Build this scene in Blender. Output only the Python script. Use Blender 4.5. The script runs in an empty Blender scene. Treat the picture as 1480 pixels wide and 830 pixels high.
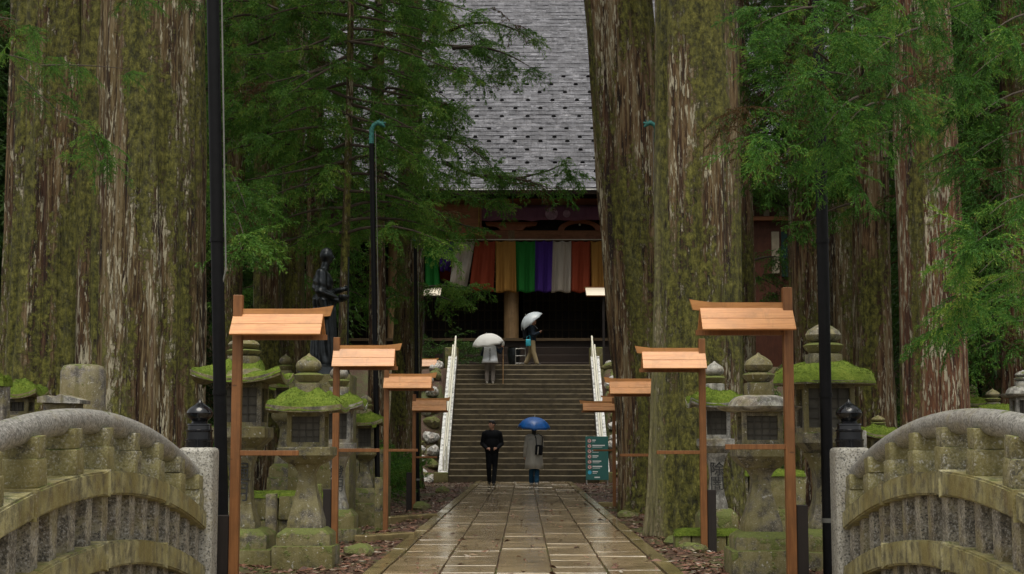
import bpy, bmesh, math, random
import numpy as np
from mathutils import Vector, Matrix, Euler

R = math.radians
random.seed(7)
rng = np.random.default_rng(11)
SC = bpy.context.scene
COL = SC.collection

# ------------------------------------------------------------------ camera
FPX, CX, CY = 2200.0, 740.0, 415.0          # focal length and centre in photo pixels (1480 x 830)
HX, HY = 757.0, 640.0                       # where the path's direction meets the horizon
CAM = Vector((0.0, 0.0, 1.15))
cam_d = bpy.data.cameras.new('camera')
cam_d.sensor_width = 36.0
cam_d.lens = 36.0 * FPX / 1480.0
cam_d.clip_start = 0.1
cam_d.clip_end = 2000.0
cam = bpy.data.objects.new('camera', cam_d)
COL.objects.link(cam)
cam.location = CAM
TILT = math.atan((HY - CY) / FPX)
YAW = math.atan((HX - CX) / FPX)
cam.rotation_euler = Euler((math.pi / 2 + TILT, 0.0, YAW), 'XYZ')
SC.camera = cam
CM = cam.rotation_euler.to_matrix()


def ray(px, py):
    return CM @ Vector(((px - CX) / FPX, (CY - py) / FPX, -1.0))


def P(px, py, D):
    r = ray(px, py)
    return CAM + r * (D / r.y)


def PZ(px, py, z):
    r = ray(px, py)
    return CAM + r * ((z - CAM.z) / r.z)


# ------------------------------------------------------------------ sky, sun, exposure
SUN_EL, SUN_AZ = 73.0, 185.0                # compass azimuth from +Y, behind the camera to the left
w = bpy.data.worlds.new('World')
SC.world = w
w.use_nodes = True
nt = w.node_tree
nt.nodes.clear()
sky = nt.nodes.new('ShaderNodeTexSky')
sky.sky_type = 'NISHITA'
sky.sun_disc = False
sky.sun_elevation = R(SUN_EL)
sky.sun_rotation = R(SUN_AZ)
sky.air_density = 1.0
sky.dust_density = 4.0
hsv = nt.nodes.new('ShaderNodeHueSaturation')
hsv.inputs['Saturation'].default_value = 0.02   # grey rain cloud instead of blue air
bg = nt.nodes.new('ShaderNodeBackground')
bg.inputs['Strength'].default_value = 0.15
wo = nt.nodes.new('ShaderNodeOutputWorld')
nt.links.new(sky.outputs[0], hsv.inputs['Color'])
nt.links.new(hsv.outputs[0], bg.inputs[0])
nt.links.new(bg.outputs[0], wo.inputs[0])
sl = bpy.data.lights.new('sun', 'SUN')
sl.energy = 1.5
sl.angle = R(35)
sl.color = (1.0, 0.91, 0.74)
so = bpy.data.objects.new('sun', sl)
COL.objects.link(so)
az, el = R(SUN_AZ), R(SUN_EL)
sdir = Vector((math.sin(az) * math.cos(el), math.cos(az) * math.cos(el), math.sin(el)))
so.rotation_euler = sdir.to_track_quat('Z', 'Y').to_euler()
so.location = (0, -10, 40)
vs = SC.view_settings
vs.view_transform = 'Standard'
vs.look = 'None'
vs.exposure = 0.38
vs.gamma = 1.0
SC.cycles.max_bounces = 6
SC.cycles.diffuse_bounces = 3
SC.cycles.glossy_bounces = 3
SC.cycles.transmission_bounces = 4
SC.cycles.transparent_max_bounces = 6


# ------------------------------------------------------------------ node helpers
class G:
    def __init__(s, name):
        s.m = bpy.data.materials.new(name)
        s.m.use_nodes = True
        s.t = s.m.node_tree
        s.t.nodes.clear()
        s.out = s.t.nodes.new('ShaderNodeOutputMaterial')
        s.tc = s.t.nodes.new('ShaderNodeTexCoord')
        s.obj = s.tc.outputs['Object']
        s._r = None

    def put(s, sock, v):
        if isinstance(v, bpy.types.NodeSocket):
            s.t.links.new(v, sock)
        elif isinstance(v, (tuple, list)):
            sock.default_value = tuple(v) + ((1.0,) if len(v) == 3 and len(sock.default_value) == 4 else ())
        else:
            sock.default_value = v

    def rand(s):
        if s._r is None:
            s._r = s.t.nodes.new('ShaderNodeObjectInfo').outputs['Random']
        return s._r

    def loc(s):
        g = s.t.nodes.new('ShaderNodeNewGeometry')
        return g.outputs['Position']

    def scl(s, v, sc, off=None):
        n = s.t.nodes.new('ShaderNodeVectorMath')
        n.operation = 'MULTIPLY'
        s.put(n.inputs[0], v)
        n.inputs[1].default_value = sc
        o = n.outputs[0]
        if off is not None:
            c = s.t.nodes.new('ShaderNodeCombineXYZ')
            for i in range(3):
                s.t.links.new(off, c.inputs[i])
            a = s.t.nodes.new('ShaderNodeVectorMath')
            a.operation = 'MULTIPLY_ADD'
            s.t.links.new(c.outputs[0], a.inputs[0])
            a.inputs[1].default_value = (37.0, 53.0, 71.0)
            s.t.links.new(o, a.inputs[2])
            o = a.outputs[0]
        return o

    def noise(s, v, scale=5.0, detail=4.0, rough=0.55, dist=0.0):
        n = s.t.nodes.new('ShaderNodeTexNoise')
        s.put(n.inputs['Vector'], v)
        n.inputs['Scale'].default_value = scale
        n.inputs['Detail'].default_value = detail
        n.inputs['Roughness'].default_value = rough
        n.inputs['Distortion'].default_value = dist
        return n.outputs['Fac']

    def vor(s, v, scale=5.0, feat='F1', out='Distance'):
        n = s.t.nodes.new('ShaderNodeTexVoronoi')
        n.feature = feat
        s.put(n.inputs['Vector'], v)
        n.inputs['Scale'].default_value = scale
        return n.outputs[out]

    def ramp(s, f, stops, interp='LINEAR'):
        n = s.t.nodes.new('ShaderNodeValToRGB')
        n.color_ramp.interpolation = interp
        e = n.color_ramp.elements
        while len(e) < len(stops):
            e.new(0.5)
        for el_, (p, c) in zip(e, stops):
            el_.position = p
            el_.color = tuple(c) + (1.0,) if len(c) == 3 else c
        s.put(n.inputs[0], f)
        return n.outputs[0]

    def step(s, f, a, b):
        n = s.t.nodes.new('ShaderNodeMapRange')
        n.interpolation_type = 'SMOOTHSTEP'
        s.put(n.inputs[0], f)
        n.inputs[1].default_value = a
        n.inputs[2].default_value = b
        return n.outputs[0]

    def mix(s, f, a, b, mode='MIX'):
        n = s.t.nodes.new('ShaderNodeMix')
        n.data_type = 'RGBA'
        n.blend_type = mode
        s.put(n.inputs[0], f)
        s.put(n.inputs[6], a)
        s.put(n.inputs[7], b)
        return n.outputs[2]

    def math(s, op, a, b=0.0):
        n = s.t.nodes.new('ShaderNodeMath')
        n.operation = op
        s.put(n.inputs[0], a)
        s.put(n.inputs[1], b)
        return n.outputs[0]

    def normal_z(s):
        g = s.t.nodes.new('ShaderNodeNewGeometry')
        x = s.t.nodes.new('ShaderNodeSeparateXYZ')
        s.t.links.new(g.outputs['Normal'], x.inputs[0])
        return x.outputs[2]

    def attr(s, name):
        n = s.t.nodes.new('ShaderNodeAttribute')
        n.attribute_name = name
        return n.outputs['Fac']

    def bump(s, h, dist=0.01, strength=1.0):
        n = s.t.nodes.new('ShaderNodeBump')
        s.put(n.inputs['Height'], h)
        n.inputs['Distance'].default_value = dist
        n.inputs['Strength'].default_value = strength
        return n.outputs[0]

    def surf(s, color, rough=0.7, normal=None, spec=0.5, metal=0.0, **kw):
        b = s.t.nodes.new('ShaderNodeBsdfPrincipled')
        s.put(b.inputs['Base Color'], color)
        s.put(b.inputs['Roughness'], rough)
        s.put(b.inputs['Specular IOR Level'], spec)
        s.put(b.inputs['Metallic'], metal)
        if normal is not None:
            s.put(b.inputs['Normal'], normal)
        for k, v in kw.items():
            s.put(b.inputs[k], v)
        s.t.links.new(b.outputs[0], s.out.inputs[0])
        s.b = b
        return s.m


# ------------------------------------------------------------------ materials
def m_bark(name, moss=0.4, pale=0.4, red=0.4, fw=4.5, ft=0.60, base=None):
    g = G(name)
    v = g.obj
    o = g.rand()
    n1 = g.noise(g.scl(v, (9.0, 9.0, 0.42), o), 1.0, 6, 0.70, 0.6)         # long strips
    n5 = g.noise(g.scl(v, (26, 26, 1.6), o), 1.0, 4, 0.70, 0.4)            # fibres
    nn = g.math('ADD', g.math('MULTIPLY', n1, 0.62), g.math('MULTIPLY', n5, 0.40))
    col = g.ramp(nn, [(0.42, (0.009, 0.005, 0.003)), (0.475, (0.050, 0.029 - 0.007 * red, 0.012)),
                      (0.52, (0.118 + 0.035 * red, 0.086 - 0.016 * red, 0.040)), (0.58, (0.175, 0.135, 0.075)), (0.68, (0.30, 0.265, 0.185))])
    big = g.noise(g.scl(v, (1.5, 1.5, 0.22), o), 1.6, 3, 0.55)
    if red > 0.85:
        col = g.mix(g.math('MULTIPLY', g.step(big, 0.40, 0.62), 0.45), col, (0.135, 0.060, 0.034))
    # dark open fissures and stripped red-brown bands
    fs = g.noise(g.scl(v, (fw, fw, 0.14), o), 1.0, 4, 0.6, 0.4)
    col = g.mix(g.math('MULTIPLY', g.step(fs, ft - 0.05, ft), 0.55), col, (0.075, 0.034, 0.022))
    col = g.mix(g.math('MULTIPLY', g.step(fs, ft + 0.02, ft + 0.06), 0.9), col, (0.014, 0.008, 0.006))
    # pale weathered flakes, a hand long
    n2 = g.noise(g.scl(v, (28, 28, 4.2), o), 1.0, 4, 0.64, 0.3)
    k = g.math('ADD', n2, g.math('MULTIPLY', g.math('SUBTRACT', big, 0.5), 0.42))
    pm = g.step(k, 0.595 - 0.05 * pale, 0.645 - 0.05 * pale)
    col = g.mix(g.math('MULTIPLY', pm, 0.85), col, (0.41, 0.375, 0.27))
    # moss in clumps
    n3 = g.noise(g.scl(v, (1.9, 1.9, 0.32), o), 1.0, 3, 0.55)
    n4 = g.noise(g.scl(v, (12, 12, 8.5), o), 1.0, 6, 0.80)
    mk = g.math('ADD', g.math('MULTIPLY', n3, 1.45), g.math('MULTIPLY', n4, 0.85))
    mm = g.step(mk, 1.42 - 0.31 * moss, 1.50 - 0.31 * moss)
    mc = g.ramp(n4, [(0.40, (0.020, 0.022, 0.004)), (0.50, (0.080, 0.080, 0.016)), (0.60, (0.155, 0.150, 0.036)), (0.72, (0.28, 0.27, 0.08))])
    col = g.mix(g.math('MULTIPLY', mm, 0.92), col, mc)
    if base is not None:      # smooth pale olive side of the trunk
        x = g.t.nodes.new('ShaderNodeSeparateXYZ')
        g.t.links.new(v, x.inputs[0])
        e = g.math('ADD', x.outputs[0], g.math('MULTIPLY', n3, 0.5))
        sm = g.step(e, base[0] + 0.12, base[0] - 0.12)
        col = g.mix(g.math('MULTIPLY', sm, g.math('ADD', 0.25, g.math('MULTIPLY', g.step(nn, 0.42, 0.60), 0.6))), col, base[1])
    h = g.math('ADD', g.math('MULTIPLY', nn, 1.6), g.math('ADD', g.math('MULTIPLY', pm, 0.22), g.math('MULTIPLY', g.math('MULTIPLY', mm, n4), 0.7)))
    h = g.math('SUBTRACT', h, g.math('MULTIPLY', g.step(fs, ft - 0.03, ft + 0.06), 0.8))
    hv = g.t.nodes.new('ShaderNodeHueSaturation')
    hv.inputs['Value'].default_value = 1.42
    hv.inputs['Saturation'].default_value = 1.08
    g.put(hv.inputs['Color'], col)
    return g.surf(hv.outputs[0], 0.7, g.bump(h, 0.10, 1.0), 0.35)


def m_stone(name, base=(0.27, 0.26, 0.23), moss=0.4, algae=0.3, rough=0.75, speck=1.0, lich=0.3, streak=0.62, midc=1.0, fs=85):
    g = G(name)
    v = g.obj
    o = g.rand()
    v0 = g.scl(v, (1, 1, 1), o)
    fine = g.noise(v0, fs, 2, 0.7)
    mid = g.noise(v0, 9, 5, 0.65)
    low = g.noise(v0, 2.2, 3, 0.6)
    col = g.mix(g.step(mid, 0.34, 0.68), tuple(c * (1 - 0.62 * midc) for c in base), tuple(min(1, c * (1 + 0.45 * midc)) for c in base))
    col = g.mix(g.math('MULTIPLY', g.step(low, 0.48, 0.66), 0.5 * midc), col, (base[0] * 0.75, base[1] * 0.52, base[2] * 0.36))
    col = g.mix(g.math('MULTIPLY', g.step(fine, 0.54, 0.64), 0.6 * speck), col, (0.045, 0.045, 0.045))
    col = g.mix(g.math('MULTIPLY', g.step(fine, 0.46, 0.36), 0.45 * speck), col, (0.5, 0.49, 0.46))
    # dark streaks of old water
    st = g.noise(g.scl(v, (9, 9, 0.8), o), 1.5, 4, 0.6)
    col = g.mix(g.math('MULTIPLY', g.step(st, 0.48, 0.66), streak), col, (0.05, 0.044, 0.03))
    # algae film
    al = g.math('ADD', g.math('MULTIPLY', low, 0.6), g.math('MULTIPLY', mid, 0.5))
    col = g.mix(g.math('MULTIPLY', g.step(al, 0.66 - 0.4 * algae, 0.80 - 0.4 * algae), 0.35 + 0.45 * algae), col, (0.175, 0.155, 0.040))
    # pale lichen spots
    sp = g.noise(v0, 26, 3, 0.6)
    col = g.mix(g.math('MULTIPLY', g.step(sp, 0.66 - 0.05 * lich, 0.72 - 0.05 * lich), 0.7 * min(1, lich * 2)), col, (0.46, 0.45, 0.40))
    # moss, mostly on upward faces
    nz = g.normal_z()
    mn = g.noise(v0, 7, 5, 0.7)
    mk = g.math('ADD', g.math('MULTIPLY', nz, 0.22), mn)
    mm = g.step(mk, 0.80 - 0.30 * moss, 0.90 - 0.30 * moss)
    mc = g.mix(g.noise(v0, 60, 2, 0.7), (0.045, 0.06, 0.012), (0.16, 0.19, 0.035))
    col = g.mix(g.math('MULTIPLY', mm, 0.9), col, mc)
    h = g.math('ADD', g.math('MULTIPLY', fine, 0.25), g.math('ADD', mid, g.math('MULTIPLY', mm, 0.6)))
    return g.surf(col, rough, g.bump(h, 0.012, 0.8), 0.4)


def m_wood(name, base, dark, scale=(1.2, 22, 22), rough=0.5, knots=True, spec=0.4):
    g = G(name)
    o = g.rand()
    v = g.scl(g.obj, scale, o)
    n = g.noise(v, 2.0, 4, 0.6, 0.8)
    n2 = g.noise(g.scl(g.obj, (3, 3, 3), o), 1.5, 3, 0.6)
    col = g.mix(g.step(n, 0.35, 0.75), base, dark)
    col = g.mix(g.math('MULTIPLY', g.step(n2, 0.42, 0.68), 0.6), col, tuple(c * 0.62 for c in base))
    dp = g.noise(g.scl(g.obj, (9, 2.0, 2.0), o), 1.3, 4, 0.65)
    col = g.mix(g.math('MULTIPLY', g.step(dp, 0.56, 0.70), 0.35), col, tuple(c * 0.45 for c in base))      # damp marks
    if knots:
        k = g.vor(g.scl(g.obj, (3.1, 9, 9), o), 1.0)
        col = g.mix(g.math('MULTIPLY', g.step(k, 0.10, 0.04), 0.8), col, tuple(c * 0.35 for c in base))
    return g.surf(col, rough, g.bump(n, 0.003, 0.5), spec)


def m_plain(name, col, rough=0.6, metal=0.0, spec=0.5, var=0.25, scale=6.0, bump=0.0):
    g = G(name)
    o = g.rand()
    n = g.noise(g.scl(g.obj, (1, 1, 1), o), scale, 4, 0.6)
    c = g.mix(g.step(n, 0.3, 0.75), tuple(x * (1 - var) for x in col), tuple(min(1, x * (1 + var)) for x in col))
    nm = g.bump(n, bump, 0.7) if bump else None
    return g.surf(c, rough, nm, spec, metal)


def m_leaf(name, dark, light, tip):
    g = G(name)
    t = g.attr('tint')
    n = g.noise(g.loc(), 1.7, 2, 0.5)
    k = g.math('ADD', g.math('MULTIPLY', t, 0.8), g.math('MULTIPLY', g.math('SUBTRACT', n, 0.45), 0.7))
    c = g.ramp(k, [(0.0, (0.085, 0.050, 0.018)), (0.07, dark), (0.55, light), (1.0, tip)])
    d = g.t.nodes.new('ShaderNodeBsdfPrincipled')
    g.put(d.inputs['Base Color'], c)
    d.inputs['Roughness'].default_value = 0.55
    d.inputs['Specular IOR Level'].default_value = 0.25
    tr = g.t.nodes.new('ShaderNodeBsdfTranslucent')
    g.put(tr.inputs[0], c)
    mx = g.t.nodes.new('ShaderNodeMixShader')
    mx.inputs[0].default_value = 0.40
    g.t.links.new(d.outputs[0], mx.inputs[1])
    g.t.links.new(tr.outputs[0], mx.inputs[2])
    g.t.links.new(mx.outputs[0], g.out.inputs[0])
    return g.m


M = {}
M['bark_great'] = m_bark('bark_great', 0.98, 0.95, 0.0, 5.0, 0.575)
M['bark_moss'] = m_bark('bark_moss', 1.15, 0.75, 0.2, 6.0, 0.60)
M['bark_lean'] = m_bark('bark_lean', 0.98, 0.7, 0.3, 6.0, 0.59)
M['bark_mossier'] = m_bark('bark_mossier', 1.15, 0.9, 0.2, 6.0, 0.60, (-0.30, (0.27, 0.25, 0.14)))
M['bark_red'] = m_bark('bark_red', 0.55, 0.85, 0.9, 5.0, 0.58)
M['bark_far'] = m_bark('bark_far', 0.75, 0.75, 0.4, 6.0, 0.60)
M['twig'] = m_plain('twig', (0.055, 0.040, 0.025), 0.9)
M['leaf_near'] = m_leaf('leaf_near', (0.024, 0.075, 0.012), (0.085, 0.220, 0.030), (0.28, 0.37, 0.055))
M['leaf_mid'] = m_leaf('leaf_mid', (0.032, 0.092, 0.014), (0.098, 0.225, 0.030), (0.23, 0.32, 0.05))
M['leaf_far'] = m_leaf('leaf_far', (0.020, 0.052, 0.010), (0.044, 0.100, 0.016), (0.09, 0.15, 0.03))
M['rail_stone'] = m_stone('rail_stone', (0.25, 0.24, 0.215), 0.10, 0.20, 0.45, 1.3, 0.2, 0.0, 0.35, 62)
M['block_stone'] = m_stone('block_stone', (0.25, 0.225, 0.125), 0.34, 0.54, 0.65, 1.3, 0.4, 0.3, 0.8, 62)
M['beam_stone'] = m_stone('beam_stone', (0.32, 0.29, 0.145), 0.20, 0.42, 0.55, 0.5, 0.2, 0.42)
M['baluster_stone'] = m_stone('baluster_stone', (0.27, 0.245, 0.19), 0.12, 0.30, 0.65, 1.5, 0.3, 0.3, 0.8, 60)
M['granite'] = m_stone('granite', (0.34, 0.325, 0.275), 0.05, 0.22, 0.6, 1.5, 0.1, 0.15, 0.3, 58)
M['lantern_stone'] = m_stone('lantern_stone', (0.185, 0.162, 0.108), 0.40, 0.50, 0.7, 0.6, 0.6)
M['lantern_pale'] = m_stone('lantern_pale', (0.34, 0.33, 0.29), 0.25, 0.30, 0.7, 0.6, 0.6)
M['base_stone'] = m_stone('base_stone', (0.17, 0.15, 0.10), 0.85, 0.60, 0.8, 0.7, 0.5)
M['grave_stone'] = m_stone('grave_stone', (0.24, 0.21, 0.18), 0.45, 0.5, 0.8, 0.9, 0.6)
M['rubble'] = m_stone('rubble', (0.60, 0.59, 0.56), 0.12, 0.10, 0.4, 0.5, 0.7)
g_ = G('flank_stone')
fn_ = g_.noise(g_.scl(g_.obj, (1, 1, 1), g_.rand()), 7, 5, 0.7)
M['flank_stone'] = g_.surf(g_.ramp(fn_, [(0.34, (0.05, 0.05, 0.045)), (0.42, (0.45, 0.45, 0.43)), (0.55, (0.80, 0.80, 0.78))]), 0.3, g_.bump(fn_, 0.01, 0.6), 0.5)  # sky sheen on wet granite put into the colour as white, with dark spots
M['ink'] = m_plain('ink', (0.02, 0.02, 0.018), 0.8)
M['black_metal'] = m_plain('black_metal', (0.004, 0.004, 0.0045), 0.5, 0.0, 0.16, 0.3, 14)
M['black_gloss'] = m_plain('black_gloss', (0.006, 0.0065, 0.008), 0.09, 0.0, 0.45, 0.3, 20)
M['cable'] = m_plain('cable', (0.16, 0.16, 0.14), 0.5)
M['verdigris'] = m_plain('verdigris', (0.035, 0.17, 0.145), 0.55, 0.1, 0.4, 0.45, 25)
M['bronze'] = m_plain('bronze', (0.020, 0.024, 0.026), 0.30, 0.55, 0.5, 0.45, 11, 0.004)
M['shutter'] = m_plain('shutter', (0.085, 0.078, 0.060), 0.8)
M['lattice'] = m_plain('lattice', (0.050, 0.045, 0.035), 0.8)
M['stake'] = m_wood('stake', (0.020, 0.014, 0.011), (0.012, 0.008, 0.006), (22, 22, 1.2), 0.7, False)
M['post_wood'] = m_wood('post_wood', (0.24, 0.100, 0.030), (0.15, 0.056, 0.016), (24, 24, 1.3), 0.5)
M['plank_wood'] = m_wood('plank_wood', (0.60, 0.280, 0.098), (0.46, 0.180, 0.055), (1.3, 26, 26), 0.38, True, 0.5)
M['ridge_wood'] = m_wood('ridge_wood', (0.50, 0.235, 0.075), (0.38, 0.155, 0.045), (1.3, 26, 26), 0.45)
M['pale_wood'] = m_wood('pale_wood', (0.86, 0.76, 0.62), (0.80, 0.66, 0.50), (1.3, 26, 26), 0.35, False)
M['ivory_pipe'] = m_plain('ivory_pipe', (0.74, 0.72, 0.60), 0.35, 0.0, 0.5, 0.08)
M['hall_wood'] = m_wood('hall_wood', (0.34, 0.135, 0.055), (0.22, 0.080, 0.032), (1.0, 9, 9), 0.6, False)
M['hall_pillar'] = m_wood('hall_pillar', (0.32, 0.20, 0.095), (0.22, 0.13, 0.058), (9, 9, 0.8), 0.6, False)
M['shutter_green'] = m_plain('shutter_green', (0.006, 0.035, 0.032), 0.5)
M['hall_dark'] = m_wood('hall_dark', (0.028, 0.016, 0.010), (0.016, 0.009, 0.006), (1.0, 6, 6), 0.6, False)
M['hall_red'] = m_wood('hall_red', (0.36, 0.125, 0.055), (0.25, 0.08, 0.035), (1.0, 7, 7), 0.6, False)
M['wing_red'] = m_wood('wing_red', (0.10, 0.032, 0.016), (0.07, 0.022, 0.011), (7, 7, 1.0), 0.6, False)
M['veranda'] = m_wood('veranda', (0.12, 0.080, 0.040), (0.08, 0.050, 0.025), (1, 6, 6), 0.6, False)
M['plaster'] = m_plain('plaster', (0.34, 0.29, 0.21), 0.8, 0, 0.3, 0.1)
M['gold'] = m_plain('gold', (0.42, 0.25, 0.06), 0.35, 0.7, 0.5, 0.3)
M['iron_hook'] = m_plain('iron_hook', (0.10, 0.11, 0.12), 0.4, 0.8)


def m_cloth(name, col):
    g = G(name)
    n = g.noise(g.scl(g.obj, (30, 30, 2), g.rand()), 1.0, 3, 0.5)
    f = g.noise(g.obj, 160, 2, 0.6)
    c = g.mix(n, tuple(x * 0.8 for x in col), tuple(min(1, x * 1.12) for x in col))
    return g.surf(c, 0.85, g.bump(f, 0.002, 0.4), 0.15)


for k_, c_ in {'green': (0.020, 0.17, 0.030), 'purple': (0.060, 0.025, 0.19), 'white': (0.42, 0.37, 0.31),
               'red': (0.27, 0.052, 0.024), 'yellow': (0.36, 0.185, 0.045), 'violet_drape': (0.17, 0.075, 0.12)}.items():
    M['cloth_' + k_] = m_cloth('cloth_' + k_, c_)


def m_path(name, base):
    g = G(name)
    o = g.rand()
    v0 = g.scl(g.obj, (1, 1, 1), o)
    n = g.noise(v0, 3.0, 5, 0.62)
    fine = g.noise(v0, 60, 3, 0.65)
    str_ = g.noise(g.scl(g.obj, (2.5, 16, 4), o), 1.3, 4, 0.6, 0.5)
    col = g.mix(g.step(n, 0.3, 0.72), tuple(c * 0.68 for c in base), tuple(c * 1.22 for c in base))
    col = g.mix(g.math('MULTIPLY', g.step(str_, 0.48, 0.7), 0.55), col, (0.055, 0.045, 0.030))
    col = g.mix(g.math('MULTIPLY', g.step(fine, 0.5, 0.66), 0.35), col, (0.04, 0.035, 0.025))
    tone = g.math('MULTIPLY_ADD', o, 0.0)
    v = g.t.nodes.new('ShaderNodeHueSaturation')
    g.put(v.inputs['Color'], col)
    mr = g.t.nodes.new('ShaderNodeMapRange')
    g.put(mr.inputs[0], o)
    mr.inputs[3].default_value = 0.86
    mr.inputs[4].default_value = 1.14
    g.put(v.inputs['Value'], mr.outputs[0])
    wet = g.noise(g.loc(), 0.9, 3, 0.55)
    rough = g.math('ADD', 0.13, g.math('MULTIPLY', g.step(wet, 0.38, 0.66), 0.10))
    h = g.math('ADD', g.math('MULTIPLY', n, 0.8), g.math('ADD', g.math('MULTIPLY', str_, 0.6), g.math('MULTIPLY', fine, 0.14)))
    return g.surf(v.outputs[0], rough, g.bump(h, 0.006, 0.5), 0.6)


M['slab'] = m_path('slab', (0.265, 0.200, 0.112))
M['kerb'] = m_path('kerb', (0.21, 0.165, 0.075))
def m_step():
    g = G('step')
    o = g.rand()
    v0 = g.scl(g.obj, (1, 1, 1), o)
    n = g.noise(v0, 5, 5, 0.65)
    col = g.mix(g.step(n, 0.3, 0.72), (0.030, 0.022, 0.010), (0.070, 0.054, 0.026))
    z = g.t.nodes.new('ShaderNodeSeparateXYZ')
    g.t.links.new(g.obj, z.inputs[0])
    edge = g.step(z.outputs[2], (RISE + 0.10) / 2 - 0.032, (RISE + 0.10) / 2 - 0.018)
    worn_lit = g.math('MULTIPLY', edge, g.step(g.noise(g.scl(g.obj, (1.2, 3, 3), o), 1.4, 3, 0.6), 0.30, 0.55))
    col = g.mix(g.math('MULTIPLY', worn_lit, 0.85), col, (0.23, 0.19, 0.125))      # pale nosing: foot wear plus sky glint on the wet edge, put into colour
    return g.surf(col, 0.36, g.bump(n, 0.01, 0.6), 0.5)


ST_Y0, N_ST, RISE, RUN = 46.0, 22, 0.172, 0.27
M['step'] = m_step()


def m_ground():
    g = G('forest_floor')
    v = g.obj
    n = g.noise(v, 0.55, 5, 0.62)
    n2 = g.noise(v, 6.0, 6, 0.7)
    n3 = g.noise(v, 34, 4, 0.7)
    col = g.mix(g.step(n3, 0.34, 0.66), (0.040, 0.022, 0.014), (0.125, 0.066, 0.042))
    col = g.mix(g.math('MULTIPLY', g.step(n2, 0.52, 0.72), 0.6), col, (0.055, 0.040, 0.026))
    mo = g.math('ADD', g.math('MULTIPLY', n, 0.7), g.math('MULTIPLY', n2, 0.5))
    col = g.mix(g.math('MULTIPLY', g.step(mo, 0.565, 0.70), 0.85), col, g.mix(n3, (0.03, 0.045, 0.01), (0.12, 0.145, 0.03)))
    col = g.mix(g.math('MULTIPLY', g.step(g.vor(v, 16), 0.13, 0.07), 0.6), col, (0.30, 0.28, 0.25))
    h = g.math('ADD', n2, g.math('MULTIPLY', n3, 0.6))
    return g.surf(col, 0.62, g.bump(h, 0.05, 0.8), 0.4)


M['ground'] = m_ground()


def m_moss():
    g = G('moss')
    n = g.noise(g.obj, 26, 4, 0.7)
    n2 = g.noise(g.obj, 6, 3, 0.6)
    c = g.ramp(g.math('ADD', g.math('MULTIPLY', n, 0.6), g.math('MULTIPLY', n2, 0.5)),
               [(0.35, (0.050, 0.080, 0.010)), (0.58, (0.112, 0.160, 0.018)), (0.78, (0.19, 0.225, 0.036))])
    return g.surf(c, 0.9, g.bump(n, 0.02, 0.9), 0.2)


M['moss'] = m_moss()


def m_roof():
    g = G('wet_roof')
    v = g.obj
    n = g.noise(g.scl(v, (0.8, 6, 6)), 1.6, 4, 0.65)
    n2 = g.noise(g.scl(v, (5, 1.2, 1.2)), 1.4, 4, 0.6)
    n3 = g.noise(v, 0.45, 3, 0.55)
    col = g.mix(g.step(n, 0.32, 0.7), (0.065, 0.065, 0.073), (0.26, 0.26, 0.285))
    col = g.mix(g.math('MULTIPLY', g.step(n2, 0.5, 0.72), 0.6), col, (0.045, 0.042, 0.042))
    sn = g.t.nodes.new('ShaderNodeVectorMath')
    sn.operation = 'SNAP'
    g.t.links.new(v, sn.inputs[0])
    sn.inputs[1].default_value = (0.30, 0.26, 50.0)
    wn = g.t.nodes.new('ShaderNodeTexWhiteNoise')
    g.t.links.new(sn.outputs[0], wn.inputs[0])
    tile = wn.outputs[0]
    col = g.mix(g.math('MULTIPLY', tile, 0.6), col, (0.06, 0.06, 0.066))
    rough = g.math('ADD', 0.16, g.math('MULTIPLY', g.math('ADD', n, tile), 0.22))
    h = g.math('ADD', n, g.math('ADD', n2, g.math('MULTIPLY', tile, 0.8)))
    return g.surf(col, rough, g.bump(h, 0.11, 0.9), 0.6, 0.55)


M['roof'] = m_roof()

# ------------------------------------------------------------------ mesh helpers
I4 = Matrix.Identity(4)


def tag(o, label=None, cat=None, group=None, kind=None):
    if label:
        o['label'] = label
    if cat:
        o['category'] = cat
    if group:
        o['group'] = group
    if kind:
        o['kind'] = kind
    return o


def empty(name, loc, rz=0.0, **kw):
    o = bpy.data.objects.new(name, None)
    o.empty_display_size = 0.2
    COL.objects.link(o)
    o.location = loc
    o.rotation_euler = (0, 0, rz)
    return tag(o, **kw)


def link(name, me, parent=None, loc=None, rot=None):
    o = bpy.data.objects.new(name, me)
    COL.objects.link(o)
    if parent is not None:
        o.parent = parent
    if loc is not None:
        o.location = loc
    if rot is not None:
        o.rotation_euler = rot
    return o


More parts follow.
